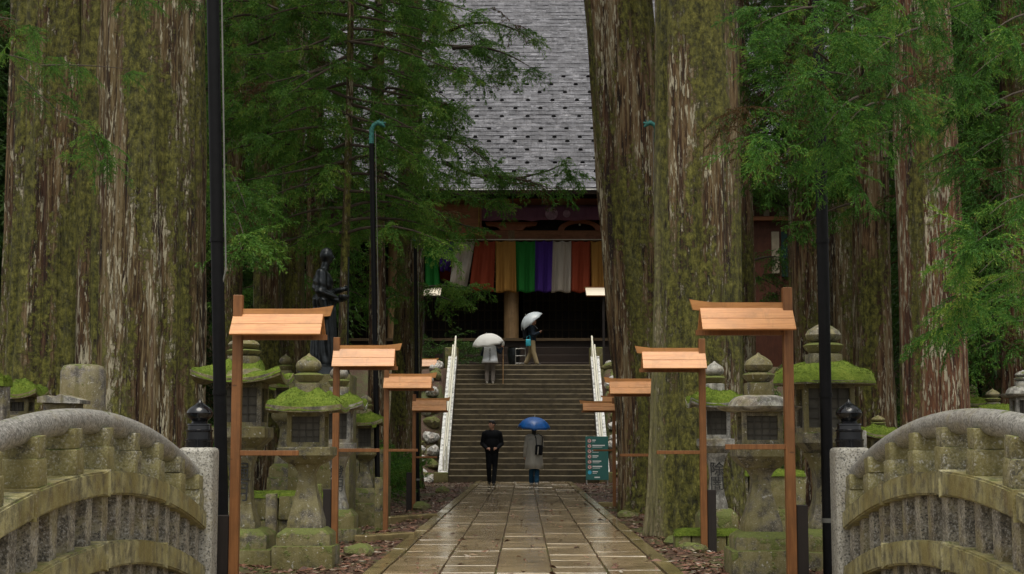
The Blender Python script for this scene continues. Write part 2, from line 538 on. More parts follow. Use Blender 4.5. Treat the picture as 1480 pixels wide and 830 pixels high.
class MB:
    def __init__(s):
        s.v, s.f, s.m = [], [], []

    def add(s, vs_, fs_, mi=0):
        b = len(s.v)
        s.v.extend([tuple(x) for x in vs_])
        s.f.extend([tuple(i + b for i in f) for f in fs_])
        s.m.extend([mi] * len(fs_))

    def box(s, c, size, mat4=None, mi=0, bev=0.0, seg=1, jit=0.0):
        bm = bmesh.new()
        bmesh.ops.create_cube(bm, size=1.0)
        for v in bm.verts:
            v.co = Vector((v.co.x * size[0], v.co.y * size[1], v.co.z * size[2]))
            if jit:
                v.co += Vector((random.uniform(-jit, jit), random.uniform(-jit, jit), random.uniform(-jit, jit)))
        if bev:
            bmesh.ops.bevel(bm, geom=list(bm.edges), offset=bev, segments=seg, affect='EDGES', profile=0.6)
        bm.verts.index_update()
        X = Matrix.Translation(Vector(c)) @ (mat4 if mat4 is not None else I4)
        s.add([X @ v.co for v in bm.verts], [[v.index for v in f.verts] for f in bm.faces], mi)
        bm.free()
        return s

    def tube(s, pts, rad, n=10, mi=0, caps=True):
        pts = [Vector(p) for p in pts]
        if not isinstance(rad, (list, tuple)):
            rad = [rad] * len(pts)
        vs_, fs_ = [], []
        up = Vector((0, 0, 1))
        u = None
        for i, p in enumerate(pts):
            a = pts[max(0, i - 1)]
            b = pts[min(len(pts) - 1, i + 1)]
            t = (b - a).normalized()
            if u is None:
                u = t.orthogonal().normalized()
            u = (u - t * u.dot(t))
            u = u.normalized() if u.length > 1e-6 else t.orthogonal().normalized()
            w_ = t.cross(u)
            for k in range(n):
                th = 2 * math.pi * k / n
                vs_.append(p + (u * math.cos(th) + w_ * math.sin(th)) * rad[i])
        for i in range(len(pts) - 1):
            for k in range(n):
                k2 = (k + 1) % n
                fs_.append((i * n + k, i * n + k2, (i + 1) * n + k2, (i + 1) * n + k))
        if caps:
            fs_.append(tuple(range(n - 1, -1, -1)))
            fs_.append(tuple((len(pts) - 1) * n + k for k in range(n)))
        s.add(vs_, fs_, mi)
        return s

    def lathe(s, prof, n=24, c=(0, 0, 0), mi=0, rot=0.0, sq=0.0):
        """prof: (radius, z) pairs; sq>0 pulls the section towards a square."""
        vs_, fs_ = [], []
        for (r, z) in prof:
            for k in range(n):
                th = 2 * math.pi * k / n + rot
                q = 1.0
                if sq:
                    q = 1.0 + sq * (1.0 / max(abs(math.cos(th)), abs(math.sin(th))) - 1.0)
                vs_.append((c[0] + r * q * math.cos(th), c[1] + r * q * math.sin(th), c[2] + z))
        for i in range(len(prof) - 1):
            for k in range(n):
                k2 = (k + 1) % n
                fs_.append((i * n + k, i * n + k2, (i + 1) * n + k2, (i + 1) * n + k))
        fs_.append(tuple(range(n - 1, -1, -1)))
        fs_.append(tuple((len(prof) - 1) * n + k for k in range(n)))
        s.add(vs_, fs_, mi)
        return s

    def prism(s, outline, a, b, axis='y', mi=0):
        """outline: 2D points; extruded between a and b along the axis."""
        n = len(outline)
        mk = {'y': lambda p, t: (p[0], t, p[1]), 'x': lambda p, t: (t, p[0], p[1]), 'z': lambda p, t: (p[0], p[1], t)}[axis]
        vs_ = [mk(p, a) for p in outline] + [mk(p, b) for p in outline]
        fs_ = [tuple(range(n)), tuple(range(2 * n - 1, n - 1, -1))]
        for k in range(n):
            k2 = (k + 1) % n
            fs_.append((k, k + n, k2 + n, k2))
        s.add(vs_, fs_, mi)
        return s

    def mesh(s, name, mats, smooth=False, auto=None):
        me = bpy.data.meshes.new(name)
        me.from_pydata(s.v, [], s.f)
        if not isinstance(mats, (list, tuple)):
            mats = [mats]
        for m in mats:
            me.materials.append(m)
        if len(mats) > 1:
            me.polygons.foreach_set('material_index', s.m)
        bm = bmesh.new()
        bm.from_mesh(me)
        bmesh.ops.recalc_face_normals(bm, faces=list(bm.faces))
        bm.to_mesh(me)
        bm.free()
        if smooth:
            me.polygons.foreach_set('use_smooth', [True] * len(me.polygons))
            if auto:
                me.set_sharp_from_angle(angle=R(auto))
        me.update()
        return me

    def build(s, name, mats, parent=None, smooth=False, auto=40, loc=None, rot=None):
        return link(name, s.mesh(name, mats, smooth, auto), parent, loc, rot)


def np_mesh(name, verts, faces, mat, tint=None, smooth=False):
    """verts (n,3), faces (m,3 or 4) as numpy arrays."""
    me = bpy.data.meshes.new(name)
    nv, nf, k = len(verts), len(faces), faces.shape[1]
    me.vertices.add(nv)
    me.vertices.foreach_set('co', np.asarray(verts, dtype=np.float32).ravel())
    me.loops.add(nf * k)
    me.loops.foreach_set('vertex_index', np.asarray(faces, dtype=np.int32).ravel())
    me.polygons.add(nf)
    me.polygons.foreach_set('loop_start', np.arange(0, nf * k, k, dtype=np.int32))
    me.polygons.foreach_set('loop_total', np.full(nf, k, dtype=np.int32))
    me.update(calc_edges=True)
    if smooth:
        me.polygons.foreach_set('use_smooth', np.ones(nf, dtype=bool))
    if tint is not None:
        a = me.attributes.new('tint', 'FLOAT', 'POINT')
        a.data.foreach_set('value', np.asarray(tint, dtype=np.float32))
    me.materials.append(mat)
    me.validate()
    return me


def vnoise(x, y, seed=0):
    """cheap smooth 2D value noise on numpy arrays, 0..1"""
    xi, yi = np.floor(x).astype(np.int64), np.floor(y).astype(np.int64)
    xf, yf = x - xi, y - yi
    xf, yf = xf * xf * (3 - 2 * xf), yf * yf * (3 - 2 * yf)

    def h(a, b):
        n = (a * 374761393 + b * 668265263 + seed * 69069) & 0xffffffff
        n = ((n ^ (n >> 13)) * 1274126177) & 0xffffffff
        return ((n ^ (n >> 16)) & 0xffff) / 65535.0
    return (h(xi, yi) * (1 - xf) + h(xi + 1, yi) * xf) * (1 - yf) + (h(xi, yi + 1) * (1 - xf) + h(xi + 1, yi + 1) * xf) * yf


def text_mesh(name, body, size, mat, depth=0.002, vertical=False, spacing=1.05):
    if vertical:
        body = '\n'.join(body)
    cu = bpy.data.curves.new(name, 'FONT')
    cu.body = body
    cu.size = size
    cu.extrude = depth
    cu.align_x = 'CENTER'
    cu.align_y = 'CENTER'
    cu.space_line = spacing
    cu.resolution_u = 3
    o = bpy.data.objects.new(name + '_tmp', cu)
    COL.objects.link(o)
    dg = bpy.context.evaluated_depsgraph_get()
    me = bpy.data.meshes.new_from_object(o.evaluated_get(dg))
    me.name = name
    me.materials.clear()
    me.materials.append(mat)
    bpy.data.objects.remove(o)
    bpy.data.curves.remove(cu)
    return me


# ------------------------------------------------------------------ layout constants
PATH_W = 1.42                # half width of the paved way with its kerbs
BR0, BR1, BRC = 6.62, 13.18, 9.9   # bridge ends and crown (along y)
ST_Y1 = ST_Y0 + N_ST * RUN
TERR = N_ST * RISE           # height of the terrace before the hall
ST_W = 2.27


def sstep(x, a, b):
    t = np.clip((x - a) / (b - a), 0, 1)
    return t * t * (3 - 2 * t)


def gz_np(x, y):
    ax = np.abs(x)
    z = np.full(np.broadcast(x, y).shape, -0.07)
    z = z - 0.13 * sstep(-x, 1.5, 2.6) * sstep(y, 19, 22) * (1 - sstep(y, 32, 38))
    z = z + 0.10 * sstep(ax, 5, 12) + 0.9 * sstep(ax, 12, 30) + 2.2 * sstep(ax, 28, 70)
    z = z + (vnoise(x * 1.3 + 50, y * 1.3 + 50, 3) - 0.5) * 0.10 + (vnoise(x * 4 + 9, y * 4 + 9, 4) - 0.5) * 0.04
    z = z + (TERR - 0.06) * sstep(y, 46.3, 51.6)
    z = z + 6.0 * sstep(y, 95, 200)
    # stream bed under the bridge
    ch = sstep(y, 7.2, 8.4) * (1 - sstep(y, 11.4, 12.7))
    z = z - 1.7 * ch
    z = z - 1.1 * (1 - sstep(ax, ST_W + 0.1, ST_W + 0.5)) * sstep(y, 46.1, 46.8) * (1 - sstep(y, 51.2, 51.9))
    inner = (1 - sstep(ax, PATH_W - 0.1, PATH_W + 0.12))
    z = z - 0.10 * inner * sstep(y, 12, 13)
    return z


def gz(x, y):
    return float(gz_np(np.array([float(x)]), np.array([float(y)]))[0])


# ground ------------------------------------------------------------
xs = np.concatenate([np.linspace(-400, -40, 19), np.linspace(-36, -8, 40), np.linspace(-7.8, 7.8, 105), np.linspace(8, 36, 40), np.linspace(40, 400, 19)])
ys = np.concatenate([np.linspace(-60, 4, 17), np.linspace(5, 60, 200), np.linspace(62, 120, 30), np.linspace(130, 600, 25)])
XX, YY = np.meshgrid(xs, ys)
ZZ = gz_np(XX, YY)
nx, ny = len(xs), len(ys)
gi = np.arange(nx * ny).reshape(ny, nx)
gf = np.stack([gi[:-1, :-1].ravel(), gi[:-1, 1:].ravel(), gi[1:, 1:].ravel(), gi[1:, :-1].ravel()], 1)
ground = link('ground', np_mesh('ground', np.stack([XX.ravel(), YY.ravel(), ZZ.ravel()], 1), gf, M['ground'], smooth=True))
tag(ground, 'dark forest floor of brown needle litter and moss', kind='structure')

gw = G('stream_water')
wn = gw.noise(gw.scl(gw.obj, (1, 3, 1)), 3.0, 3, 0.6)
M['water'] = gw.surf((0.02, 0.03, 0.025), 0.08, gw.bump(wn, 0.02, 0.4), 0.5)
wxs, wys = np.linspace(-40, 40, 41), np.linspace(7.0, 12.9, 9)
WX, WY = np.meshgrid(wxs, wys)
wi = np.arange(WX.size).reshape(len(wys), len(wxs))
wf = np.stack([wi[:-1, :-1].ravel(), wi[:-1, 1:].ravel(), wi[1:, 1:].ravel(), wi[1:, :-1].ravel()], 1)
stream = link('stream', np_mesh('stream', np.stack([WX.ravel(), WY.ravel(), np.full(WX.size, -1.45)], 1), wf, M['water']))
tag(stream, 'narrow stream running under the stone bridge', kind='structure')

# paved path ---------------------------------------------------------
path = MB().box((0, 29.55, -0.075), (2 * PATH_W - 0.06, 32.7, 0.09)).build('path', M['ground'])
tag(path, 'wet grey stone paved way leading to the stairs', kind='structure')


def slab_mesh(wd, ln, seed, mat, th=0.10):
    random.seed(seed)
    mb = MB()
    bm = bmesh.new()
    bmesh.ops.create_cube(bm, size=1.0)
    for v in bm.verts:
        v.co = Vector((v.co.x * wd + random.uniform(-.006, .006), v.co.y * ln + random.uniform(-.008, .008), v.co.z * th + random.uniform(-.003, .003)))
    bmesh.ops.bevel(bm, geom=list(bm.edges), offset=0.005, segments=1, affect='EDGES')
    bm.verts.index_update()
    mb.add([v.co.copy() for v in bm.verts], [[v.index for v in f.verts] for f in bm.faces])
    bm.free()
    return mb.mesh('paving_slab', mat)


COLW = 0.502
lens_ = [0.62, 0.78, 0.94, 1.10]
slab_me = {l: [slab_mesh(COLW - 0.016, l - 0.014, i * 10 + int(l * 100), M['slab']) for i in range(3)] for l in lens_}
kerb_me = [slab_mesh(0.152, 1.70 - 0.012, 900 + i, M['kerb'], 0.13) for i in range(3)]
random.seed(5)
for c in range(5):
    y = 13.25 + random.uniform(0, 0.5)
    x = (c - 2) * COLW
    first = True
    while y < ST_Y0 - 0.1:
        l = random.choice(lens_)
        if y + l > ST_Y0 - 0.05:
            break
        o = link('paving_slab', random.choice(slab_me[l]), path)
        o.location = (x, y + l / 2, -0.05 + random.uniform(-0.003, 0.003))
        o.rotation_euler = (random.uniform(-.004, .004), random.uniform(-.007, .007), random.choice((0, math.pi)))
        y += l
for s_ in (-1, 1):
    y = 13.25
    while y < ST_Y0 - 1.7:
        o = link('kerb_stone', random.choice(kerb_me), path)
        o.location = (s_ * (2.5 * COLW + 0.085), y + 0.85, -0.055 + random.uniform(-0.004, 0.004))
        o.rotation_euler = (0, random.uniform(-.015, .015), random.uniform(-.004, .004))
        y += 1.70

# stone edgings of the small terraces left and right of the way
for i, (pxa, pya, pxb, pyb) in enumerate([(520, 776, 606, 771), (556, 749, 634, 744), (905, 728, 868, 727)]):
    a, b = PZ(pxa, pya, 0.02), PZ(pxb, pyb, 0.02)
    if abs(b.x) < PATH_W + 0.02:
        b.x = math.copysign(PATH_W + 0.02, b.x)
    mb = MB().box((0, 0, -0.10), ((b - a).length, 0.20, 0.24), bev=0.015)
    o = mb.build('edging_stone', M['kerb'], ground)
    o.location = (a + b) / 2
    o.rotation_euler = (0, 0, math.atan2(b.y - a.y, b.x - a.x))

# ------------------------------------------------------------------ bridge
K = 0.040


def zb(y):
    return -K * (y - BRC) ** 2


deck = MB()
dn = 24
for i in range(dn):
    ya, yb = BR0 + (BR1 + 0.07 - BR0) * i / dn, BR0 + (BR1 + 0.07 - BR0) * (i + 1) / dn
    f = lambda y: 0.10 * max(0, 1 - ((y - BRC) / 3.35) ** 2)
    za, zb_ = f(ya), f(yb)
    deck.add([(-2.9, ya, za), (2.9, ya, za), (2.9, yb, zb_), (-2.9, yb, zb_), (-2.9, ya, za - 0.4), (2.9, ya, za - 0.4), (2.9, yb, zb_ - 0.4), (-2.9, yb, zb_ - 0.4)],
             [(0, 1, 2, 3), (7, 6, 5, 4)] + ([(4, 5, 1, 0)] if i == 0 else []) + ([(3, 2, 6, 7)] if i == dn - 1 else []) + [(0, 3, 7, 4), (1, 5, 6, 2)])
tag(deck.build('bridge_deck', M['slab']), 'arched stone deck of the little bridge', kind='structure')
for yy_, ln in ((6.4, 0), (13.05, 0)):
    pass
nb = MB().box((0, 2.5, -0.06), (7.0, 8.1, 0.14))
tag(nb.build('paved_apron', M['slab']), 'paved apron before the bridge', kind='structure')
for k_, yy_ in enumerate((7.35, 12.72)):
    ab = MB().box((0, yy_, -1.0), (6.2, 0.9, 1.55), bev=0.03)
    tag(ab.build('bridge_abutment', M['base_stone']), 'stone abutment under the bridge end', kind='structure')


def arch_beam(z_top, z_bot, xa, xb, ya, yb, n):
    mb = MB()
    ys_ = [ya + (yb - ya) * i / n for i in range(n + 1)]
    ol = []
    for y in ys_:
        ol.append([(xa, y, z_top + zb(y)), (xb, y, z_top + zb(y)), (xb, y, z_bot + zb(y)), (xa, y, z_bot + zb(y))])
    bev = 0.012
    for i in range(n):
        b = len(mb.v)
        A, B = ol[i], ol[i + 1]
        mb.add(A + B, [(0, 1, 5, 4), (1, 2, 6, 5), (2, 3, 7, 6), (3, 0, 4, 7)])
    mb.add(ol[0], [(0, 1, 2, 3)])
    mb.add(ol[-1], [(3, 2, 1, 0)])
    bm = bmesh.new()
    me = mb.mesh('tmp', M['beam_stone'])
    bm.from_mesh(me)
    bmesh.ops.remove_doubles(bm, verts=list(bm.verts), dist=1e-5)
    eds = [e for e in bm.edges if len(e.link_faces) == 2 and e.calc_face_angle() > 1.0]
    bmesh.ops.bevel(bm, geom=eds, offset=bev, segments=2, affect='EDGES')
    bm.to_mesh(me)
    bm.free()
    return me


def block_mesh(sx, sy, sz, bev, seed, mat, name):
    random.seed(seed)
    return MB().box((0, 0, 0), (sx, sy, sz), bev=bev, seg=2, jit=0.004).mesh(name, mat, True, 50)


blk = [block_mesh(0.30, 0.175, 0.165, 0.016, 30 + i, M['block_stone'], 'rail_block') for i in range(4)]
cap = [block_mesh(0.215, 0.150, 0.125, 0.008, 40 + i, M['block_stone'], 'saddle_block') for i in range(4)]
bal = [block_mesh(0.23, 0.150, 0.36, 0.008, 50 + i, M['baluster_stone'], 'baluster') for i in range(4)]
shb = [block_mesh(0.23, 0.150, 0.34, 0.008, 60 + i, M['baluster_stone'], 'baluster') for i in range(4)]

giboshi = [(0.0, 0.0), (0.118, 0.0), (0.118, 0.055), (0.124, 0.060), (0.124, 0.072), (0.112, 0.076), (0.110, 0.135), (0.117, 0.140), (0.117, 0.152),
           (0.104, 0.158), (0.101, 0.190), (0.106, 0.195), (0.104, 0.206), (0.075, 0.212), (0.066, 0.225), (0.072, 0.236), (0.098, 0.256), (0.112, 0.280),
           (0.114, 0.300), (0.104, 0.325), (0.080, 0.350), (0.050, 0.370), (0.024, 0.386), (0.012, 0.402), (0.004, 0.418), (0.0, 0.420)]


def balustrade(sx, label):
    root = empty('bridge_railing', (0, 0, 0), label=label, cat='railing', group='arched stone railings of the bridge')
    xin = 2.695
    span = (BR0 + 0.14, BR1 - 0.10)
    # beams, cut into a few long stones
    cuts = [span[0], 8.45, 9.95, 11.6, span[1]]
    for zt, zbm, wd in ((0.965, 0.81, 0.32), (0.505, 0.335, 0.34)):
        for a, b in zip(cuts[:-1], cuts[1:]):
            xa, xb = (-(xin + wd), -xin) if sx < 0 else (xin, xin + wd)
            me = arch_beam(zt, zbm, xa, xb, a + 0.003, b - 0.003, 14)
            link('beam', me, root)
    # round hand rail
    pts = [(sx * 2.845, y, 1.285 + zb(y) + 0.002) for y in np.linspace(span[0], span[1], 49)]
    MB().tube(pts, 0.082, 22).build('hand_rail', M['rail_stone'], root, True, 60)
    # blocks
    u0 = 0
    ys_b = [12.96 - 0.718 * i for i in range(9)]
    for i, y in enumerate(ys_b):
        if y < BR0 + 0.2:
            continue
        sl_ = math.atan(-2 * K * (y - BRC))
        o = link('rail_block', blk[i % 4], root, (sx * (xin + 0.025 + 0.15), y, 0.965 + zb(y) + 0.078), (sl_ * 0.8, 0, 0 if i % 2 else math.pi))
        o.rotation_euler = (sl_ * 0.75, 0, 0)
        o = link('saddle_block', cap[(i + 1) % 4], root, (sx * (xin + 0.035 + 0.1075), y, 0.965 + zb(y) + 0.222), (sl_ * 0.75, 0, 0))
    ys_k = [12.93 - 0.359 * i for i in range(18)]
    for i, y in enumerate(ys_k):
        if y < BR0 + 0.2:
            continue
        link('baluster', bal[i % 4], root, (sx * (xin + 0.055 + 0.115), y, 0.657 + zb(y)), (0, 0, 0))
        zt_ = 0.345 + zb(y)
        o = link('baluster', shb[(i + 2) % 4], root, (sx * (xin + 0.06 + 0.115), y, zt_ - 0.165), (0, 0, 0))
    # end posts with black finials
    for y in (BR1, BR0):
        mb = MB().box((0, 0, 0.46), (0.30, 0.30, 1.30), bev=0.05, seg=4)
        p = mb.build('end_post', M['granite'], root, True, 60, (sx * 2.80, y, 0.0))
        gb = MB().lathe(giboshi, 40).build('finial', M['black_gloss'], p, True, 25, (0, 0, 1.106))
        gb['label'] = 'black glossy onion shaped finial'
    return root


balustrade(-1, 'arched mossy stone bridge railing in front of the huge double cedar trunk')
balustrade(1, 'arched mossy stone bridge railing in front of the straight reddish cedar trunk')

# ------------------------------------------------------------------ stairs
stairs = empty('stone_stairway', (0, ST_Y0, 0), label='broad flight of dark wet stone steps rising to the temple hall', cat='stairway')
st_me = []
for i in range(4):
    random.seed(70 + i)
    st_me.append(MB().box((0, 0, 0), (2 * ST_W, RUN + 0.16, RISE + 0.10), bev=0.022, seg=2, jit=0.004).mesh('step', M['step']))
for i in range(N_ST):
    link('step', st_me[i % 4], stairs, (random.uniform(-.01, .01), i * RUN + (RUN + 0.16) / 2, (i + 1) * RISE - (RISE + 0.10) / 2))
SLOPE = RISE / RUN
for s_ in (-1, 1):
    # sloping pale flank stones, cut into pieces
    nfl = 7
    for k in range(nfl):
        ya, yb = 6.1 * k / nfl + 0.006, 6.1 * (k + 1) / nfl - 0.006
        z0 = 0.22
        ol = [(ya, -0.1 if ya < 0.3 else ya * SLOPE - 0.5), (yb, yb * SLOPE - 0.5), (yb, z0 + yb * SLOPE), (ya, z0 + ya * SLOPE)]
        xa, xb = s_ * (ST_W + 0.02), s_ * (ST_W + 0.31)
        MB().prism(ol, min(xa, xb), max(xa, xb), 'x').build('flank_stone', M['flank_stone'], stairs)
    MB().box((s_ * (ST_W + 0.21), 6.3, TERR + 0.25), (0.46, 0.40, 0.75), bev=0.05, seg=3).build('newel_stone', M['base_stone'], stairs, True)
    MB().box((s_ * (ST_W + 0.21), -0.14, 0.10), (0.44, 0.26, 0.34), bev=0.04, seg=2).build('newel_stone', M['base_stone'], stairs, True)
    # ivory pipe hand rails
    xr = s_ * (ST_W + 0.06)
    for hh, xo in ((0.92, 0.0), (0.62, 0.09)):
        p0 = Vector((xr + s_ * xo, 0.15, 0.10 + hh))
        p1 = Vector((xr + s_ * xo, 6.05, 6.05 * SLOPE + hh))
        MB().tube([p0 - Vector((0, 0, hh + 0.05)), p0, p1, p1 - Vector((0, 0, hh))], 0.030, 10).build('hand_rail', M['ivory_pipe'], stairs, True)

# pale rubble of the bank beside the stairs
bank = MB()
rock_me = []
for i in range(5):
    random.seed(200 + i)
    bm = bmesh.new()
    bmesh.ops.create_icosphere(bm, subdivisions=2, radius=0.5)
    for v in bm.verts:
        d = 1 + 0.22 * math.sin(v.co.x * 7 + i) * math.cos(v.co.y * 6 - i) + random.uniform(-.06, .06)
        v.co = Vector((v.co.x * d * 1.2, v.co.y * d * 0.9, v.co.z * d * 0.7))
    me = bpy.data.meshes.new('stone')
    bm.to_mesh(me)
    bm.free()
    me.materials.append(M['rubble'])
    rock_me.append(me)
mossrock_me = []
for me in rock_me:
    m2 = me.copy()
    m2.materials.clear()
    m2.materials.append(M['base_stone'])
    mossrock_me.append(m2)
random.seed(21)
for s_ in (-1, 1):
    for k in range(46):
        t = random.random()
        y = ST_Y0 + 0.2 + 5.8 * t
        x = s_ * (ST_W + 0.55 + abs(random.gauss(0, 0.55)))
        o = link('bank_stone', random.choice(rock_me if random.random() < 0.62 else mossrock_me), ground, (x, y, gz(x, y) + 0.05),
                 (random.uniform(-.5, .5), random.uniform(-.5, .5), random.uniform(0, 6.3)))
        sc_ = random.uniform(0.22, 0.55)
        o.scale = (sc_, sc_, sc_)

# ------------------------------------------------------------------ temple hall
HY0 = 58.0
hall = empty('temple_hall', (0, HY0, TERR), label='large dark wooden temple hall with steep wet grey shingled roof', cat='temple')
T0 = Vector((0, HY0, TERR))


def H(px, py, D):
    return P(px, py, D) - T0


def hbox(name, px0, py0, px1, py1, D, depth, mat, parent=hall, bev=0.0):
    """box whose front face spans the given rectangle at distance D"""
    a, b = H(px0, py0, D), H(px1, py1, D)
    return MB().box(((a.x + b.x) / 2, a.y + depth / 2, (a.z + b.z) / 2), (abs(b.x - a.x), depth, abs(a.z - b.z)), bev=bev).build(name, mat, parent)


HW = 15.0
eave = P(757, 272, 55.6)
ez = eave.z - TERR
ridge_y, ridge_z = 74.0 - HY0, 25.6 - TERR
ey = 55.6 - HY0
ncr = 62
prof = []
for i in range(ncr + 1):
    t = i / ncr
    # slightly concave sweep: flatter at the eave
    yy = ey + (ridge_y - ey) * t
    zz = ez + (ridge_z - ez) * (0.90 * t + 0.10 * t * t)
    prof.append((yy, zz))
rmb = MB()
for i in range(ncr):
    (y0, z0), (y1, z1) = prof[i], prof[i + 1]
    lift = 0.035
    seg = 30
    jl = [random.uniform(-.008, .008) for _ in range(seg + 1)]
    for k in range(seg):
        xa, xb = -HW - 1.5 + (2 * HW + 3) * k / seg, -HW - 1.5 + (2 * HW + 3) * (k + 1) / seg
        v = [(xa, y0, z0 + lift + jl[k]), (xb, y0, z0 + lift + jl[k + 1]), (xb, y1, z1), (xa, y1, z1), (xa, y0, z0 - 0.01), (xb, y0, z0 - 0.01)]
        rmb.add(v, [(0, 1, 2, 3), (4, 5, 1, 0)])
roof = rmb.build('roof', M['roof'], hall)
# thick eave edge and soffit under the shingles, back slope
eb = MB()
eb.add([(-HW - 1.5, ey, ez - 0.012), (HW + 1.5, ey, ez - 0.012), (HW + 1.5, ey + 0.06, ez - 0.22), (-HW - 1.5, ey + 0.06, ez - 0.22),
        (-HW - 1.5, ey + 3.2, ez + 0.55), (HW + 1.5, ey + 3.2, ez + 0.55)], [(0, 1, 2, 3), (3, 2, 5, 4)])
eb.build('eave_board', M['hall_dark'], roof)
MB().box((0, ey + 0.05, ez - 0.045), (2 * HW + 3, 0.10, 0.05)).build('gutter_strip', M['flank_stone'], roof)
bk = MB()
bk.add([(-HW - 1.5, ridge_y, ridge_z), (HW + 1.5, ridge_y, ridge_z), (HW + 1.5, ridge_y + 16, ez), (-HW - 1.5, ridge_y + 16, ez)], [(0, 1, 2, 3)])
bk.build('roof_back', M['roof'], hall)
MB().box((0, ridge_y, ridge_z + 0.35), (2 * HW + 3.4, 1.1, 1.1), bev=0.1).build('ridge_cap', M['hall_dark'], hall)
for s_ in (-1, 1):
    gb = MB()
    xg = s_ * (HW + 0.6)
    gb.prism([(ey + 2.6, ez - 0.3), (ridge_y + 13.4, ez - 0.3), (ridge_y, ridge_z - 0.6)], xg - 0.1, xg + 0.1, 'x')
    gb.build('gable_wall', M['hall_wood'], hall)
# rows of snow guards
gp = [(0.0, 0.0), (0.085, 0.0), (0.095, 0.05), (0.08, 0.09), (0.04, 0.12), (0.0, 0.125)]
gm = MB().lathe(gp, 8).mesh('snow_guard', M['black_metal'], True)
rows_px = [116, 127, 138, 149, 161, 174, 188, 200, 211, 222, 232, 241, 250, 258, 265]
for r_i, py in enumerate(rows_px):
    best = min(range(ncr), key=lambda i: abs(P(757, py, HY0 + prof[i][0]).z - TERR - prof[i][1]))
    (y0, z0), (y1, z1) = prof[best], prof[best + 1]
    for k in range(-7, 8):
        x = k * 1.03 + (0.515 if r_i % 2 else 0.0) - 0.35 + random.uniform(-.03, .03)
        link('snow_guard', gm, roof, (x, (y0 + y1) / 2, (z0 + z1) / 2 + 0.0), (-0.75, 0, 0))

# floor, veranda, walls
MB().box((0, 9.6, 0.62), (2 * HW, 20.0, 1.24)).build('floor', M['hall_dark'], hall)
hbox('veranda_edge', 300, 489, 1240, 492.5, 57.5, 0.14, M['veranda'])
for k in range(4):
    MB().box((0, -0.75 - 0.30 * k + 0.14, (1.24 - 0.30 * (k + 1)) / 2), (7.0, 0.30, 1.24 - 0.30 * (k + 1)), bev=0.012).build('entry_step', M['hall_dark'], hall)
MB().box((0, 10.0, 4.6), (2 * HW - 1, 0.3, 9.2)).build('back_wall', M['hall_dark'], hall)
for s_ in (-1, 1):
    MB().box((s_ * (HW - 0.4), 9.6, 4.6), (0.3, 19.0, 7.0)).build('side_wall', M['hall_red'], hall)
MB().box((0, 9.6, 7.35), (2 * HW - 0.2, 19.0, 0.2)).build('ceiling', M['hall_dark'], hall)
# pillars
px_p = P(739, 470, 58).x
for k in range(-3, 4):
    x = px_p + k * 4.45
    pr = [(0.0, 0.0), (0.40, 0.0), (0.40, 0.12), (0.31, 0.16), (0.29, 0.22), (0.285, 3.0), (0.28, 6.6), (0.0, 6.6)]
    MB().lathe(pr, 24).build('pillar', M['hall_pillar'], hall, True, 40, (x, 0.0, 0.0))
# beams above the curtain
hbox('tie_beam', 250, 334, 1290, 347, 57.75, 0.34, M['hall_wood'])
hbox('upper_beam', 250, 288, 1290, 297, 57.3, 0.5, M['hall_red'])
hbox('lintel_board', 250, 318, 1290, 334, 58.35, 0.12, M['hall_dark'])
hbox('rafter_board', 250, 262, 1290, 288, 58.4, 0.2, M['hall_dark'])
for px in (613, 739, 905):
    a = H(px, 327, 57.7)
    ol = [(-1.0, 0.16), (1.0, 0.16), (0.95, 0.02), (0.55, -0.02), (0.42, -0.16), (-0.42, -0.16), (-0.55, -0.02), (-0.95, 0.02)]
    MB().prism([(a.x + p[0], a.z + p[1]) for p in ol], a.y, a.y + 0.30, 'y').build('bracket_arm', M['hall_red'], hall)
# frog-leg strut
for px in (838, 668):
    a = H(px, 334, 57.7)
    out_, in_ = [], []
    for i in range(13):
        t = math.pi * i / 12
        out_.append((a.x + 0.74 * math.cos(t) * (1.15 - 0.15 * math.sin(t)), a.z + 0.44 * math.sin(t) ** 0.75))
        in_.append((a.x + 0.60 * math.cos(t), a.z + 0.30 * math.sin(t) ** 0.8))
    mb = MB()
    n = len(out_)
    vs_ = [(p[0], a.y, p[1]) for p in out_ + in_] + [(p[0], a.y + 0.16, p[1]) for p in out_ + in_]
    fs_ = []
    for i in range(n - 1):
        fs_ += [(i, i + 1, n + i + 1, n + i), (2 * n + i, 3 * n + i, 3 * n + i + 1, 2 * n + i + 1), (i, 2 * n + i, 2 * n + i + 1, i + 1), (n + i, n + i + 1, 3 * n + i + 1, 3 * n + i)]
    fs_ += [(0, n, 3 * n, 2 * n), (n - 1, 3 * n - 1, 4 * n - 1, 2 * n - 1)]
    mb.add(vs_, fs_)
    mb.build('frog_leg_strut', M['hall_red'], hall)
    MB().lathe([(0, 0), (0.045, 0.0), (0.03, 0.03), (0, 0.04)], 10).build('stud', M['ivory_pipe'], hall, True, 40, (a.x + 0.0, a.y - 0.0, a.z + 0.24), (math.pi / 2, 0, 0))
# iron hangers under the eave
for px in (656, 698, 741, 784, 826):
    a, b = H(px, 274, 56.0), H(px, 298, 57.2)
    MB().tube([(a.x, a.y, a.z), (a.x, a.y + 0.05, b.z + 0.1), (a.x, a.y + 0.5, b.z)], 0.022, 8).build('eave_hook', M['iron_hook'], hall)
